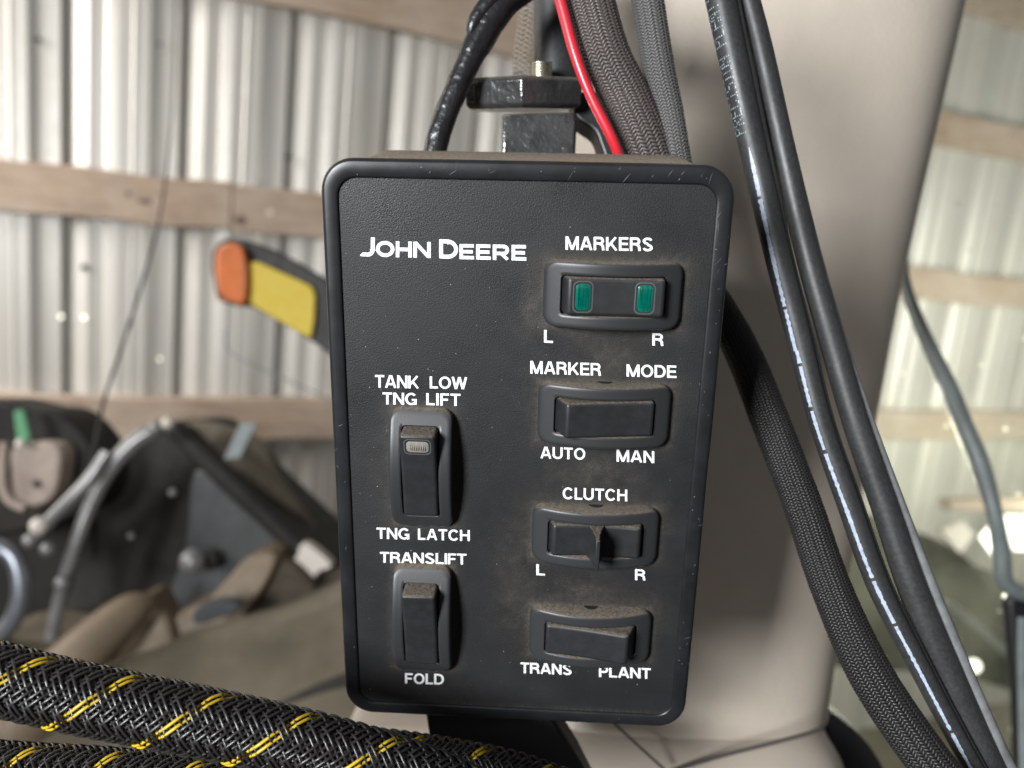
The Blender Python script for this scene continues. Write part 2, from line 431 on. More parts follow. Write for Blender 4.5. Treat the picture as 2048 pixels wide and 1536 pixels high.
girt(0, umin, wall_uz(462, 420)[0]); girt(0, wall_uz(463, 420)[0], umax, extra=-0.002)
girt(.67, umin, umax); girt(-.665, umin, umax); girt(1.22, umin, umax)
for px, py in ((225, 405), (540, 425)):
    u, z = wall_uz(px, py); bm = bmesh.new()
    bmesh.ops.create_icosphere(bm, subdivisions=2, radius=.016)
    for v in bm.verts: v.co = wp(u, .034, z) + U * v.co.x + Wn * v.co.y * .4 + Vector((0, 0, v.co.z * .8))
    wobj('nail_plate', bm, M['pale'], wall)
for px, py, sx in ((290, 402, 3.0), (258, 388, 1.2), (478, 440, 1.3)):
    u, z = wall_uz(px, py); bm = bmesh.new()
    bmesh.ops.create_icosphere(bm, subdivisions=2, radius=.015)
    for v in bm.verts: v.co = wp(u, .0385, z) + U * v.co.x * sx + Wn * v.co.y * .12 + Vector((0, 0, v.co.z * (1 + .3 * math.sin(v.co.x * 300))))
    wobj('knot', bm, M['knot'], wall)
for px, py in ((122, 633), (168, 635), (319, 718)):
    u, z = wall_uz(px, py); bm = bmesh.new()
    bmesh.ops.create_circle(bm, cap_ends=True, radius=.006 if px < 300 else .004, segments=6)
    for v in bm.verts: v.co = wp(u, .0, z) + U * v.co.x + Vector((0, 0, v.co.y))
    wobj('bright_dot', bm, M['dot_emit'], wall, smooth=False)  # tiny emissive discs for the bright dots on the wall
for i in range(15):       # screw heads and rust spots on the far right sheets and left
    px = random.choice((random.uniform(1750, 2040), random.uniform(20, 620))); py = random.uniform(20, 1000)
    u, z = wall_uz(px, py); bm = bmesh.new()
    if min(abs(z), abs(z - .67), abs(z + .665)) < .09: bm.free(); continue
    bmesh.ops.create_icosphere(bm, subdivisions=1, radius=random.uniform(.005, .011))
    for v in bm.verts: v.co = wp(u, -.006, z) + U * v.co.x + Wn * v.co.y * .7 + Vector((0, 0, v.co.z))
    wobj('screw', bm, M['arm'], wall)

# ------------------------------------------------------------------ machinery beside the wall (far, out of focus)
def solo(name, bm, m, label, cat, group=None, **k):
    c = sum((v.co for v in bm.verts), Vector()) / len(bm.verts)
    bmesh.ops.translate(bm, verts=bm.verts[:], vec=-c)
    o = obj(name, bm, m, None, **k); o.location = c; return tag(o, label, cat, group)
def root_at(name, px, py, d, label, cat, group=None):
    return empty(name, P(px, py, d), label, cat, group)

# marker light arm
r = root_at('marker_light', 560, 590, 1.0, 'black arm end with orange lamp lens and yellow reflector, left of the black switch box', 'marker light')
wobj('arm', slab(smooth_outline([(424, 505, 1.01), (448, 478, 1.01), (500, 482, 1.01), (575, 512, 1.01), (680, 575, 1.01), (780, 640, 1.01), (980, 800, 1.01), (960, 960, 1.01), (760, 790, 1.01), (655, 706, 1.01), (600, 668, 1.01), (500, 612, 1.01), (440, 602, 1.01), (426, 560, 1.01)], 4), .05), M['arm'], r, bevel=.004)
wobj('lens', slab(smooth_outline([(430, 505, .995), (446, 487, .99), (476, 488, .985), (490, 520, .985), (493, 570, .985), (486, 606, .985), (466, 606, .985), (438, 585, .99), (429, 550, .995)], 4), .02), M['orange'], r, bevel=.005)
bm = bmesh.new()
for k_ in range(9):
    y_ = 498 + k_ * 12.5; tube(bm, ppath([(434, y_, .982, 4), (460, y_, .980, 4), (488, y_ + 2, .980, 4)]), seg=6, n=3)
wobj('lens_ribs', bm, M['orange'], r)
wobj('reflector', slab([(495, 524, 1.0), (515, 523, 1.0), (600, 561, 1.0), (622, 572, 1.0), (630, 590, 1.0), (628, 640, 1.0), (622, 676, 1.0), (600, 666, 1.0), (497, 606, 1.0)], .008), M['yellow_refl'], r, bevel=.002)

# planter unit: dark hood with tubes
D = 1.45
r = root_at('planter_unit', 400, 1100, D, 'dark metal machine hood with bent grey tube, behind the left edge of the switch box', 'farm machine')
wobj('hood', slab(smooth_outline([(300, 850, D + .1), (360, 850, D + .1), (400, 885, D + .1), (470, 955, D + .1), (612, 1098, D), (650, 1165, D), (540, 1240, D), (330, 1300, D), (90, 1340, D), (140, 1180, D + .05), (195, 980, D + .1), (245, 895, D + .1)], 3), .3), M['mach'], r, bevel=.01)
wobj('rear_sheet', slab(smooth_outline([(372, 846, D + .14), (470, 856, D + .14), (520, 885, D + .14), (566, 965, D + .14), (642, 1075, D + .14), (670, 1140, D + .14), (600, 1120, D + .14), (420, 930, D + .14)], 3), .02), M['olive'], r, bevel=.004)
wobj('side_sheet', slab(smooth_outline([(390, 940, D - .02), (470, 1000, D - .05), (610, 1125, D - .08), (560, 1190, D - .1), (420, 1210, D - .1), (330, 1230, D - .08), (370, 1090, D - .04)], 3), .04), M['mach_blue'], r, bevel=.006)
bm = bmesh.new(); tube(bm, ppath([(96, 1330, 1.24, 26), (116, 1215, 1.24, 25), (148, 1100, 1.24, 26), (182, 1010, 1.25, 28), (222, 935, 1.26, 32), (272, 882, 1.27, 34), (325, 852, 1.28, 30)])); wobj('tube', bm, M['grey_tube'], r)
bm = bmesh.new(); tube(bm, ppath([(345, 855, D - .05, 36), (420, 925, D - .07, 42), (520, 1020, D - .1, 42), (612, 1108, D - .12, 38)])); wobj('hose', bm, M['mach'], r)
bm = bmesh.new(); tube(bm, ppath([(66, 1078, 1.22, 24), (112, 1028, 1.22, 26), (176, 962, 1.23, 26), (215, 905, 1.24, 24)])); wobj('tube', bm, M['grey_tube'], r)
bm = bmesh.new(); bmesh.ops.create_icosphere(bm, subdivisions=3, radius=pxr(46, D), matrix=Matrix.Translation(P(386, 1122, D - .13))); wobj('bolt', bm, M['grey_tube'], r)
bm = bmesh.new(); bmesh.ops.create_icosphere(bm, subdivisions=2, radius=pxr(38, D), matrix=Matrix.Translation(P(425, 1118, D - .10))); wobj('bolt', bm, M['mach'], r)  # dark hole beside the bolt, its shade put in as a black ball
for x, y, w in ((125, 1166, 26), (78, 1052, 30), (312, 856, 26), (335, 846, 22), (95, 1098, 24), (60, 1082, 24), (262, 1072, 12), (345, 985, 14)):
    bm = bmesh.new(); bmesh.ops.create_icosphere(bm, subdivisions=2, radius=pxr(w, D), matrix=Matrix.Translation(P(x, y, 1.21 if x < 200 else 1.26))); wobj('fitting', bm, M['grey_tube'] if w in (26, 24, 12, 14) else M['pale'], r)
wobj('tip', slab(smooth_outline([(560, 1128, D - .16), (590, 1118, D - .16), (600, 1092, D - .16), (616, 1090, D - .16), (656, 1122, D - .16), (660, 1136, D - .16), (640, 1142, D - .16), (620, 1158, D - .16), (578, 1156, D - .16)], 3), .03), M['pale'], r, bevel=.005)

o = solo('webbing_strap', slab([(480, 848, 1.35), (512, 846, 1.35), (478, 916, 1.33), (448, 918, 1.33)], .006), M['cable_grey'], 'short grey strap hanging from the lowest wooden rail above the dark machine', 'strap')

# tan snouts and cover
r = root_at('tan_snout', 200, 1250, 1.2, 'rounded tan plastic snout rising above the striped cable sleeve, lower left', 'machine cover', 'tan snouts')
bm = bmesh.new(); tube(bm, ppath([(40, 1450, 1.08, 150), (130, 1345, 1.10, 124), (200, 1275, 1.13, 104), (262, 1222, 1.16, 80), (300, 1204, 1.18, 40)]), sx=.9, seg=28); wobj('shell', bm, M['tan'], r)
wobj('skirt', slab(smooth_outline([(285, 1190, 1.20), (320, 1212, 1.20), (345, 1300, 1.18), (300, 1420, 1.15), (150, 1460, 1.15), (200, 1330, 1.17)], 4), .06), M['tan'], r, bevel=.012)
r = root_at('tan_snout', 480, 1180, 1.25, 'narrower tan plastic snout pointing up in front of the bluish machine sheet', 'machine cover', 'tan snouts')
wobj('shell', slab(smooth_outline([(300, 1330, 1.2), (345, 1235, 1.22), (410, 1204, 1.22), (452, 1160, 1.23), (490, 1118, 1.24), (528, 1104, 1.25), (552, 1112, 1.25), (540, 1150, 1.24), (500, 1215, 1.22), (440, 1290, 1.2)], 4), .10), M['tan'], r, bevel=.02, bseg=4)
wobj('side', slab(smooth_outline([(556, 1116, 1.27), (620, 1160, 1.27), (640, 1250, 1.25), (470, 1290, 1.23), (510, 1190, 1.25)], 4), .08), M['shade_brown'], r, bevel=.01)  # dark shade wedge right of the snout, put in as a brown slab
bm = bmesh.new(); lst = smooth_outline([(-160, 1330, 1.12), (150, 1345, 1.14), (270, 1312, 1.16), (370, 1272, 1.18), (480, 1242, 1.19), (560, 1222, 1.2), (640, 1196, 1.2), (820, 1150, 1.2), (820, 1700, 1.0), (-160, 1700, .95)], 3)
solo('machine_cover', slab(lst, .25), M['olive'], 'broad dusty olive-tan machine cover filling the lower left behind the striped sleeve', 'machine cover', bevel=.02)
solo('rubber_flap', slab(smooth_outline([(392, 1216, 1.13), (432, 1204, 1.13), (466, 1206, 1.13), (478, 1218, 1.13), (430, 1240, 1.13), (388, 1248, 1.13)], 3), .03), M['mach_blue'], 'small blue-grey rubber flap lying between the two tan snouts', 'rubber flap', bevel=.004)
bm = bmesh.new(); tube(bm, ppath([(560, 1408, .93, 14), (640, 1376, .93, 34), (720, 1350, .93, 44), (800, 1320, .93, 46)]), sx=.5)  # shadow band on the cover, put in as a flattened black tube
solo('shadow_band', bm, M['mach'], 'dark shadow band shaped as a black tube across the tan cover behind the lower left corner of the switch box', 'shadow')

# hook block, far left
r = root_at('hook_block', 70, 950, 1.3, 'rusty U-shaped hook on a black block with green strap, at the far left', 'hook')
wobj('block', slab(smooth_outline([(-60, 815, 1.36), (60, 815, 1.36), (125, 830, 1.36), (185, 900, 1.36), (190, 985, 1.36), (130, 1040, 1.36), (-60, 1060, 1.36)], 3), .12), M['mach'], r, bevel=.008)
wobj('hook', slab(smooth_outline([(28, 893, 1.3), (112, 890, 1.3), (116, 955, 1.3), (100, 998, 1.3), (64, 1014, 1.3), (30, 1003, 1.3), (22, 950, 1.3)], 4), .05), M['hook'], r, bevel=.006)
bm = bmesh.new(); tube(bm, ppath([(8, 885, 1.29, 16), (4, 960, 1.29, 18), (18, 1000, 1.29, 18), (50, 1018, 1.29, 16)])); wobj('rim', bm, M['hook'], r)
wobj('strap', slab([(26, 822, 1.28), (46, 820, 1.28), (58, 870, 1.27), (56, 893, 1.27), (34, 896, 1.27), (32, 850, 1.28)], .006), M['strap'], r, bevel=.002)
bm = bmesh.new(); bmesh.ops.create_icosphere(bm, subdivisions=2, radius=pxr(22, 1.27), matrix=Matrix.Translation(P(42, 888, 1.265))); wobj('buckle', bm, M['pale'], r)
bm = bmesh.new(); bmesh.ops.create_icosphere(bm, subdivisions=2, radius=pxr(16, 1.27), matrix=Matrix.Translation(P(74, 968, 1.297))); wobj('pin', bm, M['mach'], r)
solo('machine_block', slab(smooth_outline([(-80, 1030, 1.5), (130, 1020, 1.5), (190, 1100, 1.5), (150, 1330, 1.5), (-80, 1360, 1.5)], 3), .2), M['mach'], 'shadowy black machine block below the rusty hook at the far left', 'farm machine', bevel=.01)
bm = bmesh.new(); tube(bm, ppath([(-60, 1085, 1.2, 34), (-10, 1092, 1.2, 34), (28, 1118, 1.2, 32), (42, 1180, 1.2, 34), (26, 1240, 1.2, 36), (-30, 1300, 1.2, 36)]), seg=20)
solo('chrome_handle', bm, M['chrome'], 'bent shiny metal handle at the left edge above the striped sleeve', 'handle')

bm = bmesh.new(); tube(bm, ppath([(352, -60, 1.25, 4.5), (345, 200, 1.25, 4.5), (334, 330, 1.25, 4.5), (318, 440, 1.25, 5), (286, 560, 1.25, 6.5), (245, 690, 1.25, 7), (208, 800, 1.25, 7), (190, 890, 1.25, 7), (178, 960, 1.25, 6)]), seg=8)
solo('hanging_wire', bm, M['arm'], 'long thin dark wire hanging down across the ribbed wall on the left', 'wire')
bm = bmesh.new(); tube(bm, ppath([(450, 660, 1.25, 3), (462, 705, 1.25, 3), (540, 745, 1.25, 3.5), (690, 812, 1.25, 4)]), seg=8)
solo('thin_cable', bm, M['cable_grey'], 'thin grey cable sloping under the yellow reflector arm', 'cable')

# right side, seen through the dusty window
solo('green_machine', slab(smooth_outline([(1690, 1180, 2.0), (1740, 1090, 2.0), (1830, 1065, 2.0), (1930, 1110, 2.0), (2010, 1190, 2.0), (2120, 1200, 2.0), (2120, 1390, 2.0), (1900, 1350, 2.0), (1700, 1340, 2.0), (1600, 1300, 2.0)], 4), .8), M['machgreen'], 'dark green rounded machine body seen through the right window behind the black cords', 'farm machine', bevel=.05)
bm = bmesh.new(); tube(bm, ppath([(1890, 1200, 1.5, 12), (1960, 1255, 1.5, 16), (2060, 1350, 1.5, 18)]))
solo('grey_rod', bm, M['cable_grey'], 'sloping grey rod in front of the dark green machine at lower right', 'rod')
r = root_at('black_post', 2035, 1350, .6, 'narrow black upright post with a grey edge at the lower right corner', 'post')
wobj('post', slab([(2018, 1205, .6), (2032, 1188, .6), (2120, 1188, .6), (2120, 1640, .6), (2044, 1640, .6), (2036, 1400, .6)], .012), M['black_metal'], r, bevel=.003)
wobj('edge_strip', slab([(2040, 1236, .594), (2060, 1236, .594), (2064, 1640, .594), (2046, 1640, .594), (2040, 1330, .594)], .004), M['cable_grey'], r, bevel=.001)
bm = bmesh.new(); tube(bm, ppath([(1812, 500, .62, 6), (1812, 570, .60, 20), (1846, 664, .58, 26), (1897, 773, .56, 33), (1924, 842, .55, 35), (1960, 927, .54, 36), (1988, 1023, .53, 30), (2002, 1100, .53, 32), (2008, 1160, .53, 34), (2040, 1186, .53, 30), (2100, 1190, .53, 30)]), seg=20)
solo('grey_cable', bm, M['cable_grey'], 'grey cable hanging outside the window right of the paired black cords', 'cable')
# open doorway with daylight
r = root_at('open_doorway', 2060, 1080, 2.6, 'bright open doorway with daylight beyond, right edge of the photo', 'doorway')
wobj('daylight', slab([(2012, 1032, 2.75), (2400, 1040, 2.75), (2400, 1104, 2.75), (2030, 1100, 2.75)], .01), M['daylight'], r)
wobj('side_light', slab([(1962, 1075, 2.78), (1985, 1050, 2.78), (2004, 1095, 2.78), (2002, 1130, 2.78)], .01), M['daylight'], r)
wobj('lintel', slab([(1900, 1000, 2.7), (2400, 990, 2.7), (2400, 1028, 2.7), (1900, 1022, 2.7)], .08), M['wood'], r, bevel=.006)
wobj('panel', slab([(1880, 1060, 2.8), (1926, 1040, 2.8), (1950, 1070, 2.8), (1920, 1110, 2.8)], .03), M['pale'], r, bevel=.004)
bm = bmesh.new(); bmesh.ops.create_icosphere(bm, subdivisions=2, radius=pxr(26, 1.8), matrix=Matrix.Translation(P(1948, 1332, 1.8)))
solo('reflection_glint', bm, M['dot_emit'], 'small glowing ball standing for a bright reflection beside the black cords at lower right', 'lamp')  # reflection painted as a glowing ball, no lamp stands here
# window pane behind the post
bm = bmesh.new()
q = [P(1560, -260, .66), P(2300, -200, .66), P(2300, 1800, .66), P(1500, 1800, .66)]
back = D2W(Vector((0, 0, 1))) * .005
A = [bm.verts.new(p) for p in q]; bm.faces.new(A)
o = solo('cab_window', bm, M['glass'], 'dusty cab window pane right of the beige post', 'window', smooth=False)

# ------------------------------------------------------------------ beige post and console
def loft_px(rows, nx=28, depth=.12):
    bm = bmesh.new(); rings = []
    for (y, xl, xr, d) in rows:
        ring = []
        for i in range(nx + 1):
            a = PI * i / nx
            c_ = -math.cos(a); s_ = math.sin(a) ** .42
            x = (xl + xr) / 2 + (xr - xl) / 2 * (abs(c_) ** .85) * (1 if c_ > 0 else -1)
            dd = d + depth * .5 * (1 - s_)
            # keep the silhouette at the same pixel column whatever the depth
            ring.append(bm.verts.new(P(x, y, dd)))
        back = D2W(Vector((0, 0, 1))) * depth
        ring.append(bm.verts.new(ring[-1].co + back)); ring.append(bm.verts.new(ring[0].co + back))
        rings.append(ring)
    n = len(rings[0])
    for A, B in zip(rings, rings[1:]):
        for j in range(n): bm.faces.new((A[j], B[j], B[(j + 1) % n], A[(j + 1) % n]))
    bm.faces.new(rings[0]); bm.faces.new(rings[-1][::-1])
    return bm
def interp_rows(keys, n=6):
    out = []
    pts = [(Vector(k_[:3]), k_[3]) for k_ in keys]
    return [(p.x, p.y, p.z, r_) for p, r_ in catmull(pts, n)]
r = root_at('cab_post', 1500, 700, .42, 'wide padded beige cab post with dimpled vinyl, right of the switch box', 'cab post')
rows = interp_rows([(-260, 1170, 1985, .36), (0, 1180, 1932, .36), (230, 1182, 1880, .362), (560, 1180, 1806, .37), (900, 1165, 1742, .375), (1200, 1120, 1690, .37), (1400, 1060, 1660, .36), (1460, 1040, 1650, .358), (1500, 1000, 1640, .362)])
wobj('padding', loft_px(rows), M['beige'], r, angle=60)
r2 = root_at('cab_console', 1200, 1530, .36, 'beige plastic console below the padded post behind the striped sleeve', 'console')
rows = interp_rows([(1432, 740, 1640, .378), (1470, 690, 1655, .36), (1540, 660, 1690, .345), (1700, 640, 1740, .32)])
wobj('body', loft_px(rows, depth=.10), M['console'], r2, angle=60)
bm = bmesh.new(); tube(bm, ppath([(1330, 1545, .346, 8), (1450, 1510, .345, 8), (1560, 1482, .345, 8), (1630, 1462, .347, 8), (1652, 1446, .352, 7), (1658, 1420, .36, 6)]), seg=8); wobj('seam', bm, M['seam'], r2)
bm = bmesh.new(); tube(bm, ppath([(1195, 1410, .352, 5), (1222, 1440, .348, 5), (1262, 1478, .344, 5), (1330, 1540, .34, 6)]), seg=8); wobj('seam', bm, M['seam'], r2)
solo('dark_gap_trim', slab(smooth_outline([(1655, 1440, .40), (1700, 1450, .42), (1760, 1520, .42), (1800, 1640, .42), (1690, 1640, .40)], 3), .03), M['slot'], 'black rubber trim right of the beige console at the bottom', 'trim', bevel=.003)

# ------------------------------------------------------------------ mounting bracket and strut
r = root_at('mounting_bracket', 1080, 240, .285, 'dusty black clamp with hexagonal nut standing above the switch box', 'bracket')
up = Vector((D2W(Vector((0, -1, 0))))); right = D2W(Vector((1, 0, 0))); fwd = D2W(Vector((0, 0, 1)))
_r = (P(1060, 200, 1) - CAM).normalized(); up0 = up.copy(); up = (up - _r * (up.dot(_r) - .05)).normalized(); fwd0 = fwd.copy(); fwd = (fwd - up * fwd.dot(up)).normalized()
MB = Matrix((right, up, fwd)).transposed()          # columns right, up, forward
def lathe(bm, c, prof_, seg=24, hexa=False, rot=0):
    rings = []
    for rr, zz in prof_:
        rings.append([bm.verts.new(c + right * math.cos(2 * PI * k_ / seg + rot) * rr + fwd * math.sin(2 * PI * k_ / seg + rot) * rr + up * zz) for k_ in range(seg)])
    for A, B in zip(rings, rings[1:]):
        for k_ in range(seg): bm.faces.new((A[k_], A[(k_ + 1) % seg], B[(k_ + 1) % seg], B[k_]))
    bm.faces.new(rings[0][::-1]); bm.faces.new(rings[-1]); return bm
c = P(1049, 191, .29); h = pxr(58, .285)
bm = bmesh.new(); R6 = pxr(272, .275); lathe(bm, c, [(R6 * .93, -h), (R6, -h * .75), (R6, h * .75), (R6 * .93, h)], seg=6, rot=math.radians(-93)); wobj('nut', bm, M['metal_dark'], r, angle=20, bevel=.0006)
bm = bmesh.new(); prof_t = []
for i in range(22): prof_t.append((pxr(46 if i % 2 else 40, .285), i * .00045))
lathe(bm, P(1082, 180, .286), prof_t); wobj('bolt', bm, M['steel'], r)
wobj('post', slab([(1003, 226, .275), (1150, 222, .275), (1154, 240, .275), (1150, 330, .275), (1003, 330, .275)], .025), M['metal_dark'], r, bevel=.0012)
wobj('arm', slab(smooth_outline([(1150, 184, .285), (1245, 186, .285), (1300, 200, .285), (1320, 330, .285), (1230, 340, .285), (1205, 300, .285), (1190, 262, .285), (1160, 240, .285), (1148, 222, .285)], 3), .015), M['black_metal'], r, bevel=.001)
bm = bmesh.new(); tube(bm, ppath(ext([(1108, -80, .300, 84), (1110, 40, .300, 84), (1113, 180, .300, 86)])), seg=28)
solo('black_tube', bm, M['rubber'], 'upright black tube behind the bracket between pale mesh and red wire', 'tube')
solo('lower_strut', slab([(846, 1400, .285), (1085, 1400, .285), (1165, 1530, .275), (1230, 1660, .27), (920, 1660, .27), (862, 1500, .275)], .02), M['black_metal'], 'black metal strut coming out below the switch box', 'strut', bevel=.002)

fwd = fwd0
# ------------------------------------------------------------------ cables
def cable(name, lst, m, label, cat='cable', seg=18, fn=None, n=10, sx=1):
    bm = bmesh.new(); tube(bm, ppath(lst), seg=seg, fn=fn, n=n, sx=sx)
    return solo(name, bm, m, label, cat, angle=60)
def tapefn(s_, a):
    ph = (s_ / .0105 - a / (2 * PI)) % 1
    return 1 + .035 * ph + .06 * mnoise.noise(Vector((s_ * 120, math.cos(a) * 1.3, math.sin(a) * 1.7)))
cable('taped_cable', ext([(1150, -80, .27, 50), (1085, -45, .27, 52), (1025, -8, .27, 56), (985, 35, .27, 60), (952, 95, .27, 54), (925, 150, .27, 48), (900, 210, .27, 47), (880, 262, .27, 46), (864, 330, .27, 46)]), M['tape'], 'black taped cable curving down behind the top left of the switch box', seg=32, fn=tapefn, n=26)
cable('tape_bundle', [(900 + 40, 85, .268, 8), (945, 55, .267, 26), (962, 25, .267, 34), (985, 0, .267, 36), (1020, -30, .267, 30)], M['tape'], 'loose lump of black tape on the upper taped cable', 'tape', seg=20, fn=tapefn, n=14)
cable('red_wire', ext([(1100, -60, .255, 23), (1120, 0, .255, 23), (1150, 109, .255, 22), (1181, 191, .256, 21), (1222, 273, .258, 21), (1245, 330, .262, 20)]), M['red'], 'bright red wire running down between black tube and braided sleeve', 'wire')

r = root_at('pale_mesh_sleeve', 1060, 60, .31, 'pale open mesh sleeve left of the upright black tube', 'sleeve')
braid(r, ppath(ext([(1072, -60, .315, 56), (1062, 40, .315, 52), (1052, 110, .315, 50), (1048, 150, .315, 46)])), 8, .016, .00026, (M['strand_pale'],), core=False, seg=4)
r = root_at('braided_sleeve', 1210, 100, .262, 'thick brownish-grey braided cable sleeve beside the red wire', 'sleeve', 'grey braided sleeves at the top')
braid(r, ppath(ext([(1160, -70, .262, 92), (1180, 0, .262, 90), (1212, 109, .262, 88), (1250, 191, .264, 90), (1286, 273, .266, 88), (1310, 340, .27, 88)])), 28, .032, .00050, (M['strand_brown'],), flat=.6, amp=.0004)
r = root_at('braided_sleeve', 1185, 100, .27, 'dark braided sleeve hidden behind the thick brownish-grey one', 'sleeve', 'grey braided sleeves at the top')
braid(r, ppath(ext([(1130, -70, .275, 50), (1150, 0, .275, 50), (1188, 109, .275, 50), (1226, 191, .276, 50), (1262, 273, .277, 52), (1290, 340, .28, 50)])), 16, .020, .0005, (M['strand_dark'],), flat=.6, amp=.0003)
r = root_at('braided_sleeve', 1320, 100, .258, 'narrow grey braided cable sleeve, right of the thick brownish-grey one', 'sleeve', 'grey braided sleeves at the top')
braid(r, ppath(ext([(1282, -70, .262, 60), (1295, 0, .262, 59), (1318, 137, .262, 56), (1337, 215, .263, 50), (1350, 280, .264, 46), (1362, 350, .267, 46)])), 22, .024, .00041, (M['strand_grey'],), flat=.6, amp=.00035)

r = root_at('braided_hose', 1650, 1100, .25, 'long dark braided hose curving from behind the switch box to bottom right', 'hose')
braid(r, ppath([(1385, 545, .275, 60), (1440, 620, .272, 60), (1492, 720, .268, 66), (1540, 842, .262, 69), (1605, 1010, .255, 70), (1662, 1175, .25, 73), (1742, 1350, .24, 82), (1860, 1525, .23, 84), (1960, 1640, .225, 84)]), 30, .030, .00042, (M['strand_dark'],), flat=.6, amp=.0004)

# paired flat cords
g_ = 'paired black rubber cords'
A1 = ext([(1418, -110, .245, 60), (1441, 0, .245, 58), (1462, 100, .245, 56), (1506, 300, .245, 52), (1552, 500, .245, 50), (1596, 670, .245, 47), (1640, 842, .244, 44), (1698, 1010, .243, 45), (1758, 1175, .242, 44), (1846, 1350, .24, 40), (1940, 1525, .238, 38), (2010, 1640, .238, 38)])
r = root_at('rubber_cable', 1600, 670, .245, 'black rubber cord with pale dotted lettering and worn white stripe', 'cord', g_)
bm = bmesh.new(); tube(bm, ppath(A1), seg=20, n=10); wobj('jacket', bm, M['rubber'], r, angle=60)
bm = bmesh.new(); tube(bm, ppath([(x + w * .5, y - 3, d + .001, 20 if y < 400 else 14) for x, y, d, w in A1]), seg=14, n=10); wobj('ridge', bm, M['rubber'], r, angle=60)
# printed stripe along the jacket with cracks
def on_cord(path, s_, ang):
    p, rr, t, u, v = path(s_)
    e = u * math.cos(ang) + v * math.sin(ang)
    return p + e * (rr + .00004), t, e
def mkpath(lst, n=14):
    fr = frames(catmull(ppath(lst), n)); ys = [catmull([(Vector((x, y, 0)), 0) for x, y, d, w in lst], n)[i][0].y for i in range(len(fr))]
    def f(y):
        for i in range(len(ys) - 1):
            if ys[i] <= y <= ys[i + 1]:
                t = (y - ys[i]) / (ys[i + 1] - ys[i]); A, B = fr[i], fr[i + 1]
                return A[0].lerp(B[0], t), A[1] * (1 - t) + B[1] * t, A[2].lerp(B[2], t).normalized(), A[3].lerp(B[3], t).normalized(), A[4].lerp(B[4], t).normalized()
        return fr[-1]
    return f
pf = mkpath(A1)
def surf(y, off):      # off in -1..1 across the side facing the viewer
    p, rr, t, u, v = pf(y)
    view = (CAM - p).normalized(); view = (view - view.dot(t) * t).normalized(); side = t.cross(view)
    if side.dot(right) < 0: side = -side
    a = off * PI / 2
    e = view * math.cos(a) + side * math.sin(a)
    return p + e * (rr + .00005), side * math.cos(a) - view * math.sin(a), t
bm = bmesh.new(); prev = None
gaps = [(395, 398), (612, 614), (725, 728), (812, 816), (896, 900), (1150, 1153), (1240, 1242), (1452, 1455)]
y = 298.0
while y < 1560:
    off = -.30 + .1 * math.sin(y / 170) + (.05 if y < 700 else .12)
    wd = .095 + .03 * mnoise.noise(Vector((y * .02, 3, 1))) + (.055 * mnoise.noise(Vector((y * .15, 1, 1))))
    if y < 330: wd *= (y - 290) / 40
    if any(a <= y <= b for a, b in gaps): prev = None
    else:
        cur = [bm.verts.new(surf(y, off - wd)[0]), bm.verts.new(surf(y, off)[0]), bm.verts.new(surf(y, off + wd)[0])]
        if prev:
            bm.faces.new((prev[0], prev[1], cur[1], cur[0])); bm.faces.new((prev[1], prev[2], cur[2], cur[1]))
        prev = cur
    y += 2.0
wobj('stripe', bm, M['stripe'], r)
# dotted lettering, reading up the cord
DOT = {'P': '11110 10001 10001 11110 10000 10000 10000', 'R': '11110 10001 10001 11110 10100 10010 10001', 'E': '11111 10000 10000 11110 10000 10000 11111',
 'C': '01110 10001 10000 10000 10000 10001 01110', 'I': '01110 00100 00100 00100 00100 00100 01110', 'S': '01111 10000 10000 01110 00001 00001 11110',
 'O': '01110 10001 10001 10001 10001 10001 01110', 'N': '10001 11001 10101 10101 10011 10001 10001', 'L': '10000 10000 10000 10000 10000 10000 11111',
 'A': '01110 10001 10001 11111 10001 10001 10001', 'T': '11111 00100 00100 00100 00100 00100 00100', 'G': '01110 10001 10000 10111 10001 10001 01111', ' ': '00000 ' * 7}
bm = bmesh.new(); y0 = 268.0
for ch in 'PRECISION PLANTING':
    rows_ = DOT[ch].split()
    for rI, rw in enumerate(rows_):
        for cI, b_ in enumerate(rw):
            if b_ == '1' and random.random() > .12:
                yy = y0 - cI * 2.9; off = -.78 + rI * .105
                p, sd, t = surf(yy, off); nrm = sd.cross(t)
                s1 = .00017 * random.uniform(.8, 1.25); s2 = .00020 * random.uniform(.8, 1.25)
                q = [bm.verts.new(p + sd * a * s1 + t * b2 * s2) for a, b2 in ((-1, -1), (1, -1), (1, 1), (-1, 1))]
                bm.faces.new(q)
    y0 -= 17.4
o = wobj('lettering', bm, M['print_blue'], r, smooth=False)

r = root_at('rubber_cable', 1720, 842, .25, 'plain black rubber cord with dusty grey right side, right of the striped one', 'cord', g_)
B1 = ext([(1468, -110, .249, 36), (1497, 0, .249, 40), (1522, 100, .249, 42), (1566, 300, .249, 46), (1612, 500, .249, 46), (1660, 670, .249, 48), (1710, 842, .248, 50), (1768, 1010, .247, 52), (1824, 1175, .246, 56), (1896, 1350, .245, 60), (1975, 1525, .244, 58), (2035, 1640, .243, 56)])
bm = bmesh.new(); tube(bm, ppath(B1), seg=20, n=10); wobj('jacket', bm, M['rubber'], r, angle=60)
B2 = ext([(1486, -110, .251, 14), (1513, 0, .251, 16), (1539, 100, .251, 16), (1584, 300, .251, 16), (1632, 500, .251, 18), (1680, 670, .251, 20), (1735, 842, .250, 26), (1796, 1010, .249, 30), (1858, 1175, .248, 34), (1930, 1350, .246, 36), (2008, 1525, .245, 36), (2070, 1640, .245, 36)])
bm = bmesh.new(); tube(bm, ppath(B2), seg=16, n=10); wobj('side_rib', bm, M['rubber_grey'], r, angle=60)

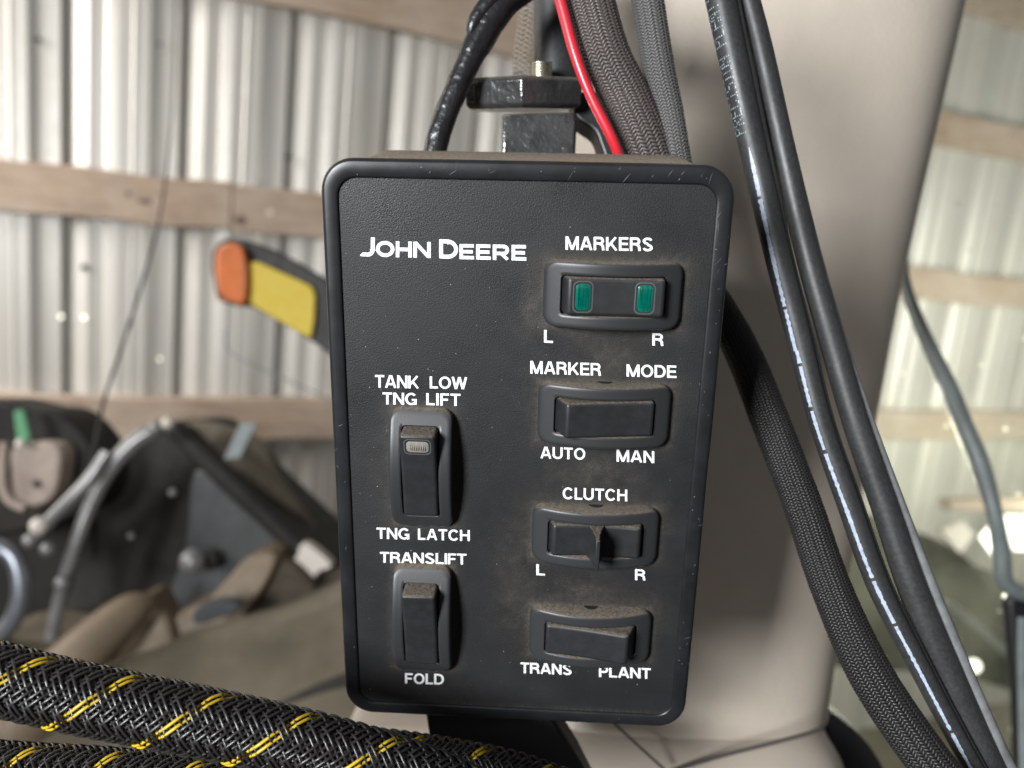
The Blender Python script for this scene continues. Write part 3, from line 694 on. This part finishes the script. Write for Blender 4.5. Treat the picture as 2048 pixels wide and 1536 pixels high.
# black and yellow sleeves at lower left
tr = ((-1, 0), (-1, 6))
r = root_at('striped_sleeve', 350, 1430, .2, 'large black braided sleeve with yellow tracer strands crossing the lower left', 'sleeve', 'black sleeves with yellow tracers')
braid(r, ppath([(-170, 1312, .203, 128), (0, 1358, .203, 128), (168, 1397, .204, 126), (344, 1432, .205, 125), (547, 1474, .207, 122), (700, 1512, .209, 120), (850, 1560, .212, 118), (1000, 1625, .215, 116)]), 12, .0466, .00043, (M['strand_black'], M['yellow']), tracers=tr, amp=.00055, flat=.8, seg=6, samp=14, ends=2)
r = root_at('striped_sleeve', 200, 1560, .22, 'second yellow-striped black sleeve below the large one at the bottom edge', 'sleeve', 'black sleeves with yellow tracers')
braid(r, ppath([(-170, 1535, .218, 118), (0, 1550, .218, 118), (200, 1562, .218, 118), (400, 1580, .218, 118), (600, 1612, .22, 116)]), 12, .0466, .00043, (M['strand_black'], M['yellow']), tracers=tr, amp=.00055, flat=.8, samp=12, ends=2)
r = root_at('striped_sleeve', 950, 1520, .25, 'blurred end of a yellow-striped black sleeve beneath the lower strut', 'sleeve', 'black sleeves with yellow tracers')
braid(r, ppath([(640, 1500, .245, 90), (780, 1512, .248, 92), (900, 1530, .25, 92), (1040, 1560, .25, 92), (1200, 1620, .25, 92)]), 12, .042, .00050, (M['strand_black'], M['yellow']), tracers=tr, amp=.0005, flat=.75, samp=12, ends=2)

# ------------------------------------------------------------------ the switch box
T0 = Vector((-.05212801, -.06125648, .2073794))
E1 = Vector((.11185438, .0034423, -.00455503)).normalized()
NN = Vector((.04760321, -.27685479, .95973192))
E2 = NN.cross(E1); E2.normalize()        # down the face
BW, BH = .112, .1773
ORG = T0 + E1 * BW / 2 + E2 * BH / 2      # centre of the face, camera axes
def L(px, py, z=0.0):                      # pixel -> panel coordinates (x right, y up) at height z above the face
    ray = Vector(((px - 1024) / F, (py - 768) / F, 1.0))
    o_ = ORG - NN * z
    t = o_.dot(NN) / ray.dot(NN); q = ray * t - o_
    return Vector((q.dot(E1), -q.dot(E2), z))
BOX = empty('switch_box', (0, 0, 0), 'black plastic planter control box with six rocker switches and white lettering', 'control box')
RX = D2W(E1); RY = D2W(-E2); RZ = D2W(-NN)
BOX.matrix_world = Matrix.Translation(C2W(ORG)) @ Matrix((RX, RY, RZ)).transposed().to_4x4()
print('switch sizes mm')

def rrect(w, h, r, nc=6, nx=10, ny=6):
    """counter-clockwise rounded rectangle with a fixed number of points"""
    pts = []
    def line(a, b, n):
        for i in range(n): pts.append((a[0] + (b[0] - a[0]) * i / n, a[1] + (b[1] - a[1]) * i / n))
    def arc(cx, cy, a0):
        for i in range(nc): a = a0 + PI / 2 * i / nc; pts.append((cx + r * math.cos(a), cy + r * math.sin(a)))
    x, y_ = w / 2, h / 2
    line((x, -y_ + r), (x, y_ - r), ny); arc(x - r, y_ - r, 0)
    line((x - r, y_), (-x + r, y_), nx); arc(-x + r, y_ - r, PI / 2)
    line((-x, y_ - r), (-x, -y_ + r), ny); arc(-x + r, -y_ + r, PI)
    line((-x + r, -y_), (x - r, -y_), nx); arc(x - r, -y_ + r, 3 * PI / 2)
    return pts
def rings(bm, lst, cap0=False, cap1=False):
    """lst of (points2d, zfunc or z, (ox, oy))"""
    R_ = []
    for pts, z, off in lst:
        R_.append([bm.verts.new((p[0] + off[0], p[1] + off[1], z(p[0], p[1]) if callable(z) else z)) for p in pts])
    for A, B in zip(R_, R_[1:]):
        n = len(A)
        for i in range(n): bm.faces.new((A[i], A[(i + 1) % n], B[(i + 1) % n], B[i]))
    if cap0: bm.faces.new(R_[0][::-1])
    if cap1: bm.faces.new(R_[-1])
    return bm
mm = .001
# inner opening of the bezel, from the photograph
xl = L(677, 400).x; xr = L(1429, 440).x; yt = L(900, 358.5).y; yb = L(1000, 1413).y
iw, ih = xr - xl, yt - yb; icx, icy = (xl + xr) / 2, (yt + yb) / 2
print('inner', iw, ih, icx, icy)
O0 = (0, 0); I0 = (icx, icy)
kw = dict(nc=10, nx=20, ny=30)
bm = bmesh.new()
rings(bm, [
    (rrect(iw, ih, 5.2 * mm, **kw), -.0002, I0), (rrect(iw, ih, 5.2 * mm, **kw), .00035, I0), (rrect(iw + .0005, ih + .0005, 5.4 * mm, **kw), .00062, I0),
    (rrect(iw + .0014, ih + .0012, 5.8 * mm, **kw), .0008, I0),
    (rrect(BW - 3.2 * mm, BH - 2.2 * mm, 7.8 * mm, **kw), .0010, O0), (rrect(BW - 1.8 * mm, BH - 1.3 * mm, 8.4 * mm, **kw), .0008, O0),
    (rrect(BW - .9 * mm, BH - .7 * mm, 8.8 * mm, **kw), .0003, O0), (rrect(BW - .25 * mm, BH - .2 * mm, 9.0 * mm, **kw), -.0006, O0),
    (rrect(BW, BH, 9.1 * mm, **kw), -.0018, O0), (rrect(BW, BH, 9.1 * mm, **kw), -.006, O0), (rrect(BW - 1.2 * mm, BH - 1.2 * mm, 8.6 * mm, **kw), -.0075, O0),
    (rrect(BW - 2.0 * mm, BH - 2.0 * mm, 8.4 * mm, **kw), -.0078, O0)])
obj('bezel', bm, M['bezel'], BOX, angle=50)
bm = bmesh.new()
def hz(x, y_, dz): return dz
bk = dict(nc=8, nx=12, ny=16)
rings(bm, [(rrect(BW - 2.2 * mm, BH - 2.2 * mm, 8.4 * mm, **bk), -.007, O0), (rrect(BW - 2.2 * mm, BH - 1.4 * mm, 8 * mm, **bk), -.030, (0, .0012)),
           (rrect(BW - 2.6 * mm, BH - .6 * mm, 8 * mm, **bk), -.054, (0, .0030)), (rrect(BW - 5.0 * mm, BH - 2.5 * mm, 7 * mm, **bk), -.058, (0, .0030))], cap1=True)
obj('housing', bm, M['housing'], BOX, angle=50)

bm = bmesh.new()
for i in range(60):
    e = random.random()
    if e < .35: x = random.uniform(-.048, .05); y_ = BH / 2 - random.uniform(.0014, .0045)
    elif e < .75: x = BW / 2 - random.uniform(.0006, .0042); y_ = random.uniform(-.08, .08)
    elif e < .92: x = -BW / 2 + random.uniform(.0009, .0042); y_ = random.uniform(-.08, .08)
    else: x = random.uniform(-.045, .045); y_ = -BH / 2 + random.uniform(.001, .0028)
    a = random.gauss(.9, .5); ln = random.choice((.0002, .0003, .0005, .0013)) * random.uniform(.5, 1.3); wd = random.uniform(.00003, .00009)
    if ln < .0004: wd *= 1.8
    d_ = Vector((math.cos(a), math.sin(a), 0)); n_ = Vector((-d_.y, d_.x, 0)); c_ = Vector((x, y_, .00108))
    bm.faces.new([bm.verts.new(c_ + d_ * p * ln + n_ * q * wd) for p, q in ((-1, -.2), (0, -1), (1, -.1), (1, .1), (0, 1), (-1, .2))])
o = obj('scratches', bm, M['scuff'], BOX, smooth=False); o['kind'] = 'stuff'
# switches: (label box in pixels)
SW = [
 dict(name='markers', l=1087.7, r=1362, t=521, b=655, kind='lamp', vert=False),
 dict(name='mode', l=1075, r=1340, t=764, b=889, kind='left', vert=False),
 dict(name='clutch', l=1064, r=1316, t=1010, b=1125, kind='paddle', vert=False),
 dict(name='plant', l=1058, r=1302, t=1214, b=1318, kind='right', vert=False),
 dict(name='tank', l=780, r=911, t=819, b=1049, kind='lens', vert=True),
 dict(name='fold', l=785.5, r=908, t=1133, b=1338, kind='left', vert=True)]
for s_ in SW:
    cx = (s_['l'] + s_['r']) / 2; cy = (s_['t'] + s_['b']) / 2
    # the base edges: top edge touches the face, side edges too
    a = L(s_['l'], cy, .0008); b = L(s_['r'], cy, .0008); t_ = L(cx, s_['t'], 0); bt = L(cx, s_['b'], .002)
    s_['w'] = b.x - a.x; s_['h'] = t_.y - bt.y; s_['c'] = ((a.x + b.x) / 2, (t_.y + bt.y) / 2)
    print(s_['name'], round(s_['w'] * 1000, 2), round(s_['h'] * 1000, 2), s_['c'])
FL, FW = .0382, .0187      # frame length and width

def arch(x): return .0019 + .0047 * (1 - (2 * x / FL) ** 2)
def make_switch(s_):
    fl, fw = s_.get('L', FL), FW
    ol, ow = fl * .745, fw * .585
    bm = bmesh.new()
    kw = dict(nc=8, nx=26, ny=8)
    z = lambda dz: (lambda x, y_: arch(x) + dz)
    rings(bm, [(rrect(fl, fw, 3.6 * mm, **kw), -.0002, O0), (rrect(fl - .2 * mm, fw - .2 * mm, 3.5 * mm, **kw), z(-.0009), O0), (rrect(fl - .6 * mm, fw - .6 * mm, 3.3 * mm, **kw), z(-.0004), O0),
               (rrect(fl - 1.3 * mm, fw - 1.3 * mm, 3.0 * mm, **kw), z(-.0001), O0), (rrect(fl - 2.2 * mm, fw - 2.2 * mm, 2.6 * mm, **kw), z(0), O0),
               *[(rrect((fl - 2.2 * mm) * (1 - q) + (ol + .5 * mm) * q, (fw - 2.2 * mm) * (1 - q) + (ow + .5 * mm) * q, (2.6 * (1 - q) + 1.5 * q) * mm, **kw), z(0), O0) for q in (.25, .5, .75)],
               (rrect(ol + .5 * mm, ow + .5 * mm, 1.5 * mm, **kw), z(0), O0), (rrect(ol + .1 * mm, ow + .1 * mm, 1.3 * mm, **kw), z(-.0002), O0), (rrect(ol, ow, 1.3 * mm, **kw), .0006, O0)], cap1=True)
    fo = obj('rocker_switch', bm, M['frame'], BOX, angle=50)
    fo.location = (s_['c'][0], s_['c'][1], 0)
    if s_['vert']: fo.rotation_euler = (0, 0, -PI / 2)
    # rocker: side profile swept across
    hx = ol / 2 - .25 * mm; hy = ow / 2 - .25 * mm
    kd = s_['kind']
    if kd in ('left', 'lens'):  prof_ = lambda x: .0054 + .0050 * ((hx - x) / (2 * hx)) ** 1.35
    elif kd == 'right':         prof_ = lambda x: .0054 + .0050 * ((hx + x) / (2 * hx)) ** 1.35
    elif kd == 'paddle':        prof_ = lambda x: .0056 + .0012 * (x / hx) ** 2
    else:                       prof_ = lambda x: .0066 + .0006 * (x / hx) ** 2
    insl = {'left': 3.0, 'lens': 2.4, 'right': .1, 'paddle': 1.2, 'lamp': 1.5}[kd] * mm
    insr = {'left': .1, 'lens': .1, 'right': 3.0, 'paddle': 1.0, 'lamp': .4}[kd] * mm
    if s_['vert'] and kd != 'paddle': insl = .5 * mm
    x0, x1 = -hx + insl, hx - insr
    top = [(x0 + (x1 - x0) * i / 16, prof_(x0 + (x1 - x0) * i / 16)) for i in range(17)]
    poly = [(-hx, .0008)] + [(-hx, .0030)] + top + [(hx, .0030)] + [(hx, .0008)]
    bm = bmesh.new(); sides = []
    for sgn in (-1, 1): sides.append([bm.verts.new((x, sgn * hy, zz)) for x, zz in poly])
    n = len(poly)
    for i in range(n - 1): bm.faces.new((sides[0][i], sides[0][i + 1], sides[1][i + 1], sides[1][i]))
    bm.faces.new((sides[0][-1], sides[0][0], sides[1][0], sides[1][-1]))
    bm.faces.new(sides[0][::-1]); bm.faces.new(sides[1])
    obj('rocker', bm, M['rocker'], fo, bevel=.0010, bseg=5, angle=40)
    def lens(xc, lw, lh, m_, ribs_along='y'):
        zt = prof_(xc); sl = (prof_(xc + .0005) - prof_(xc - .0005)) / .001
        kk = dict(nc=6, nx=3, ny=3)
        f = lambda dz: (lambda x, y_: zt + sl * x + dz)
        bm = bmesh.new()
        rings(bm, [(rrect(lw + .9 * mm, lh + .9 * mm, min(lw, lh) * .34, **kk), f(-.0004), (xc, 0)), (rrect(lw + .9 * mm, lh + .9 * mm, min(lw, lh) * .34, **kk), f(.00008), (xc, 0)),
                   (rrect(lw + .3 * mm, lh + .3 * mm, min(lw, lh) * .30, **kk), f(.00012), (xc, 0)), (rrect(lw, lh, min(lw, lh) * .3, **kk), f(-.0002), (xc, 0))])
        obj('lens_rim', bm, M['lens_rim'], fo, angle=50)
        bm = bmesh.new()
        rings(bm, [(rrect(lw, lh, min(lw, lh) * .3, **kk), f(-.0002), (xc, 0)), (rrect(lw - .8 * mm, lh - .8 * mm, min(lw, lh) * .24, **kk), f(.00006), (xc, 0))], cap1=True)
        nr = 9; a_, b_ = (lw, lh) if ribs_along == 'y' else (lh, lw)
        for i in range(nr):
            q = (-.5 + (i + .5) / nr) * a_ * .66
            if ribs_along == 'y': box(bm, (xc + q, 0, zt + sl * q + .00013), (a_ * .035, b_ * .66, .00016))
            else: box(bm, (xc, q, zt + .00013), (b_ * .5, a_ * .035, .0003))
        obj('lens', bm, m_, fo, angle=50)
    if kd == 'lamp':
        for xc in (-.0083, .0083): lens(xc, .0046, .0078, M['green_lens'])
    if kd == 'lens': lens(x0 + .0036, .0042, .0070, M['clear_lens'], 'x')
    if kd == 'paddle':
        bm = bmesh.new(); lay = []
        for i in range(13):
            t = i / 12; zz = .0054 + .0098 * t
            half = .0019 * (1 - t) ** 2.2 + .00062
            yh = hy * (1.0 - .08 * t)
            ring = [(half * cx_, yh * cy_) for cx_, cy_ in ((1, -1), (1, -.5), (1, 0), (1, .5), (1, 1), (-1, 1), (-1, .5), (-1, 0), (-1, -.5), (-1, -1))]
            lay.append([bm.verts.new((x, y_, zz - (.0006 * (y_ / hy) ** 2 if t > .5 else 0))) for x, y_ in ring])
        for A, B in zip(lay, lay[1:]):
            for i in range(10): bm.faces.new((A[i], A[(i + 1) % 10], B[(i + 1) % 10], B[i]))
        bm.faces.new(lay[0][::-1]); bm.faces.new(lay[-1])
        obj('paddle', bm, M['rocker'], fo, bevel=.0003, angle=50)
    if not s_['vert'] and kd != 'lamp':      # dark latch slot in the upper side wall
        bm = bmesh.new(); n = 14
        A = []; B = []
        for i in range(n + 1):
            x = (-1 + 2 * i / n) * .0023; zz = .0004 + .0022 * max(0, 1 - (x / .0023) ** 2) ** .5
            A.append(bm.verts.new((x, fw / 2 + .00006, .0003))); B.append(bm.verts.new((x, fw / 2 - .00006, zz)))
        for i in range(n):
            bm.faces.new((A[i], A[i + 1], B[i + 1], B[i]))
        obj('latch_slot', bm, M['slot'], fo, smooth=False)
for s_ in SW: make_switch(s_)

# face plate with dust gathered round the switches
pw, ph = iw + 1.6 * mm, ih + 1.6 * mm; nx, ny = 190, 290
vs = []; du = []
def sd(x, y_, s_):
    hw, hh = (FW / 2, FL / 2) if s_['vert'] else (FL / 2, FW / 2)
    dx = abs(x - s_['c'][0]) - hw; dy = abs(y_ - s_['c'][1]) - hh
    return math.hypot(max(dx, 0), max(dy, 0)) + min(max(dx, dy), 0)
blobs = [(L(1190, 945), .012, .006, .45), (L(1180, 1180), .012, .0045, .38), (L(1215, 715), .009, .006, .40), (L(1060, 620), .004, .009, .35), (L(1200, 650), .012, .004, .3), (L(1030, 1150), .007, .02, .28), (L(770, 960), .005, .02, .16), (L(900, 1380), .02, .006, .1)]
for j in range(ny + 1):
    for i in range(nx + 1):
        x = icx + (-.5 + i / nx) * pw; y_ = icy + (-.5 + j / ny) * ph
        vs.append((x, y_, 0))
        d = 0
        for s_ in SW:
            q = max(sd(x, y_, s_), 0)
            k_ = .54 if not s_['vert'] else .5
            d = max(d, k_ * math.exp(-q / .0014))
            if not s_['vert'] and y_ > s_['c'][1]: d = max(d, .36 * math.exp(-q / .0028))
        for c_, sx, sy, a in blobs:
            d = max(d, 0) + a * math.exp(-((x - c_.x) / sx) ** 2 - ((y_ - c_.y) / sy) ** 2) * (.7 + .6 * mnoise.noise(Vector((x * 260, y_ * 260, 0))))
        d = d * (.75 + .5 * mnoise.noise(Vector((x * 700, y_ * 700, 5)))) + .03
        # dirt in the seam along the lower edge
        eb = (y_ - (icy - ih / 2)) / .0008
        if eb < 2: d += .35 * math.exp(-max(eb, 0)) * (.6 + mnoise.noise(Vector((x * 1200, 0, 3))))
        du.append(max(0, min(1, d)))
fs = [(j * (nx + 1) + i, j * (nx + 1) + i + 1, (j + 1) * (nx + 1) + i + 1, (j + 1) * (nx + 1) + i) for j in range(ny) for i in range(nx)]
o = obj('face_plate', (vs, fs), M['plate'], BOX)
at = o.data.attributes.new('dust', 'FLOAT', 'POINT'); at.data.foreach_set('value', du)

# ------------------------------------------------------------------ lettering: stroke alphabet
def arcp(cx, cy, rx, ry, a0, a1, n=12):
    return [(cx + rx * math.cos(math.radians(a0 + (a1 - a0) * i / n)), cy + ry * math.sin(math.radians(a0 + (a1 - a0) * i / n))) for i in range(n + 1)]
H = .168      # stroke width, cap height 1
h_ = H / 2
G = {}        # glyph: (advance width, [polylines]) centre lines
G['A'] = (.82, [[(h_ * .95, 0), (.41 - .03, 1)], [(.82 - h_ * .95, 0), (.41 + .03, 1)], [(.2, .30), (.62, .30)]])
G['C'] = (.80, [arcp(.41, .5, .41 - h_, .5 - h_ + .01, 38, 322, 26)])
G['D'] = (.76, [[(h_, 0), (h_, 1)], [(h_, 1 - h_), (.36, 1 - h_)] + arcp(.36, .5, .76 - h_ - .36, .5 - h_, 90, -90, 14) + [(h_, h_)]])
G['E'] = (.65, [[(h_, 0), (h_, 1)], [(h_, 1 - h_), (.63, 1 - h_)], [(h_, .51), (.60, .51)], [(h_, h_), (.65, h_)]])
G['F'] = (.60, [[(h_, 0), (h_, 1)], [(h_, 1 - h_), (.60, 1 - h_)], [(h_, .49), (.54, .49)]])
G['G'] = (.82, [arcp(.42, .5, .42 - h_, .5 - h_ + .01, 42, 318, 26), [(.46, .42), (.80, .42)], [(.80 - h_, .48), (.80 - h_, .02)], [(.72, .14), (.6, .05)]])
G['H'] = (.75, [[(h_, 0), (h_, 1)], [(.75 - h_, 0), (.75 - h_, 1)], [(h_, .52), (.75 - h_, .52)]])
G['I'] = (.17, [[(h_, 0), (h_, 1)]])
G['J'] = (.55, [[(.55 - h_, 1), (.55 - h_, .3)] + arcp(.285, .3, .285 - h_ - .0, .3 - h_, 0, -170, 12)])
G['K'] = (.78, [[(h_, 0), (h_, 1)], [(h_ * 1.5, .30), (.66, 1)], [(.30, .56), (.70, 0)]])
G['L'] = (.58, [[(h_, 0), (h_, 1)], [(h_, h_), (.58, h_)]])
G['M'] = (.90, [[(h_, 0), (h_, 1)], [(.90 - h_, 0), (.90 - h_, 1)], [(h_ * 1.2, 1), (.45, .02)], [(.90 - h_ * 1.2, 1), (.45, .02)]])
G['N'] = (.76, [[(h_, 0), (h_, 1)], [(.76 - h_, 0), (.76 - h_, 1)], [(h_ * 1.15, .98), (.76 - h_ * 1.15, .02)]])
G['O'] = (.84, [arcp(.42, .5, .42 - h_, .5 - h_ + .01, 0, 360, 34)])
G['P'] = (.68, [[(h_, 0), (h_, 1)], [(h_, 1 - h_), (.42, 1 - h_)] + arcp(.42, .70, .68 - h_ - .42, .30 - h_, 90, -90, 12) + [(h_, .40 + h_)]])
G['R'] = (.74, [[(h_, 0), (h_, 1)], [(h_, 1 - h_), (.44, 1 - h_)] + arcp(.44, .715, .70 - h_ - .44, .285 - h_, 90, -90, 12) + [(h_, .43 + h_)], [(.42, .47), (.56, .42), (.62, .30), (.64, .08), (.67, 0)]])
G['S'] = (.72, [arcp(.36, .725, .30 - h_ + .03, .275 - h_ + .01, 20, 180, 12)[0:] + arcp(.37, .735, .31 - h_ + .03, .235 - h_ + .02, 190, 255, 5) + arcp(.35, .27, .33 - h_ + .02, .245 - h_ + .02, 75, 0, 6) + arcp(.36, .275, .32 - h_ + .03, .275 - h_ + .01, -10, -165, 12)])
G['T'] = (.68, [[(.34, 0), (.34, 1)], [(0, 1 - h_), (.68, 1 - h_)]])
G['U'] = (.76, [[(h_, 1), (h_, .34)] + arcp(.38, .34, .38 - h_, .34 - h_ + .01, 180, 360, 14) + [(.76 - h_, 1)]])
G['W'] = (1.06, [[(h_ * .8, 1), (.29, .0)], [(.53, .98), (.29, .0)], [(.53, .98), (.77, .0)], [(1.06 - h_ * .8, 1), (.77, .0)]])
def ribbon(poly, w):
    n = len(poly); Lp = []; Rp = []
    closed = (Vector(poly[0]) - Vector(poly[-1])).length < 1e-4
    P2 = [Vector(p) for p in poly]
    for i in range(n):
        if closed and i in (0, n - 1): d1 = (P2[-1] - P2[-2]).normalized(); d2 = (P2[1] - P2[0]).normalized()
        else:
            d1 = (P2[i] - P2[i - 1]).normalized() if i else (P2[1] - P2[0]).normalized()
            d2 = (P2[i + 1] - P2[i]).normalized() if i < n - 1 else d1
        t = (d1 + d2); t = t.normalized() if t.length > 1e-6 else d1
        nn = Vector((-t.y, t.x)); k_ = 1 / max(.6, nn.dot(Vector((-d1.y, d1.x))))
        Lp.append(P2[i] + nn * w / 2 * k_); Rp.append(P2[i] - nn * w / 2 * k_)
    return Lp, Rp
def word(text, tl, tr_, bl, br, sw=1.0, small=None, space=.14, gap=.34):
    """text set between four pixel corners (top-left, top-right, bottom-left, bottom-right) of its cap box"""
    c = [L(*tl), L(*tr_), L(*bl), L(*br)]
    # total natural width
    x = 0; place = []
    for i, ch in enumerate(text):
        if ch == ' ': x += gap; continue
        w = G[ch.upper()][0]; sc = 1.0
        if small and ch.islower(): sc = small
        place.append((ch.upper(), x, sc)); x += w * (sc if small else 1) + space
    tot = x - space
    bm = bmesh.new(); zi = 0
    for ch, x0, sc in place:
        for poly in G[ch][1]:
            zi += 1; zz = .00006 + .000004 * (zi % 5)
            Lp, Rp = ribbon([(p[0], p[1]) for p in poly], H * sw / (sc if small else 1) * (1 if not small else .98))
            def mp(p):
                # clip to the cap box
                px_ = p.x * sc; py_ = min(max(p.y, -.012), 1.012) * sc
                u = (x0 + px_) / tot; v = py_
                q = (c[2] * (1 - u) + c[3] * u) * (1 - v) + (c[0] * (1 - u) + c[1] * u) * v
                return (q.x, q.y)
            A = [mp(p) for p in Lp]; B = [mp(p) for p in Rp]
            a = [bm.verts.new((*p, zz)) for p in A]; b = [bm.verts.new((*p, zz)) for p in B]
            for i in range(len(a) - 1): bm.faces.new((a[i], a[i + 1], b[i + 1], b[i]))
    me = bpy.data.meshes.new('lettering'); bm.to_mesh(me); bm.free(); me.materials.append(M['white'])
    o = bpy.data.objects.new('lettering', me); COL.objects.link(o); o.parent = BOX
    return o
word('MARKERS', (1131, 472.5), (1306, 475.5), (1131, 499.5), (1306, 502.5), space=.09)
word('L', (1088, 659.5), (1106, 660.5), (1088, 685), (1106, 686)); word('R', (1304.5, 666), (1327, 667), (1304.5, 691), (1327, 692))
word('MARKER', (1060.5, 721.5), (1202, 726.5), (1060.5, 747), (1202, 751.5), space=.09); word('MODE', (1253, 728.5), (1353, 731), (1253, 753), (1353, 756), space=.09)
word('AUTO', (1081, 893), (1170.5, 896), (1081, 916.5), (1170.5, 919.5), space=.09); word('MAN', (1233, 899), (1308.5, 902), (1233, 923), (1308.5, 926), space=.09)
word('CLUTCH', (1125.5, 974.5), (1254.5, 979), (1125.5, 998), (1254.5, 1002.5), space=.10)
word('L', (1072.6, 1128), (1090, 1129), (1072.6, 1150), (1090, 1151)); word('R', (1270, 1138), (1291, 1139), (1270, 1160), (1291, 1161))
word('TRANS', (1041, 1324.5), (1143.5, 1328.5), (1041, 1345.8), (1143.5, 1349.8), space=.07); word('PLANT', (1198, 1332), (1301.5, 1336.5), (1198, 1353.5), (1301.5, 1357.5), space=.07)
word('TANK', (750, 749.5), (838, 751.5), (750, 775), (838, 777), space=.06); word('LOW', (859.5, 752.5), (934, 754), (859.5, 776.5), (934, 778.5), space=.06)
word('TNG', (765, 784.5), (834, 786), (765, 808.5), (834, 810), space=.07); word('LIFT', (852.5, 786), (921, 787.5), (852.5, 810), (921, 812), space=.10)
word('TNG', (753, 1055), (819.3, 1056.5), (753, 1077), (819.3, 1079), space=.08); word('LATCH', (836, 1057), (939.5, 1060), (836, 1079), (939.5, 1082), space=.09)
word('TRANSLIFT', (760, 1103.5), (933, 1107.5), (760, 1125), (933, 1129), space=.07)
word('FOLD', (810, 1346), (888, 1348), (810, 1367), (888, 1369), space=.08)
# maker's name: wide bold letters, first letter of each word taller
_G = dict(G); Hs = H
G['H'] = (1.0, [[(.11, 0), (.11, 1)], [(.89, 0), (.89, 1)], [(.1, .5), (.9, .5)]]); G['N'] = (1.08, [[(.11, 0), (.11, 1)], [(.97, 0), (.97, 1)], [(.13, .95), (.95, .05)]])
G['O'] = (1.15, [arcp(.575, .5, .465, .39, 0, 360, 34)]); G['E'] = (.92, [[(.11, 0), (.11, 1)], [(.1, .89), (.9, .89)], [(.1, .5), (.84, .5)], [(.1, .11), (.92, .11)]])
G['R'] = (1.05, [[(.11, 0), (.11, 1)], [(.1, .89), (.66, .89)] + arcp(.66, .66, .25, .23, 90, -90, 12) + [(.1, .43)], [(.5, .45), (.93, .02)]])
G['J'] = (.72, [[(.61, 1), (.61, .36)] + arcp(.36, .36, .25, .27, 0, -90, 8) + [(.05, .09), (.02, .12)]])
G['D'] = (1.0, [[(.10, 0), (.10, 1)], [(.1, .9), (.45, .9)] + arcp(.45, .5, .45, .4, 90, -90, 16) + [(.1, .1)]])
word('J', (722.5, 474), (750, 475), (722, 512), (749.5, 513), sw=1.22)
word('OHN', (752, 481.5), (861.5, 484), (752, 513.5), (861.5, 516), sw=1.32, space=.09)
word('D', (878.5, 478.5), (916, 480), (878.5, 516.5), (916, 518), sw=1.22)
word('EERE', (919, 488), (1052.5, 490), (919, 518), (1052.5, 521.3), sw=1.32, space=.13)
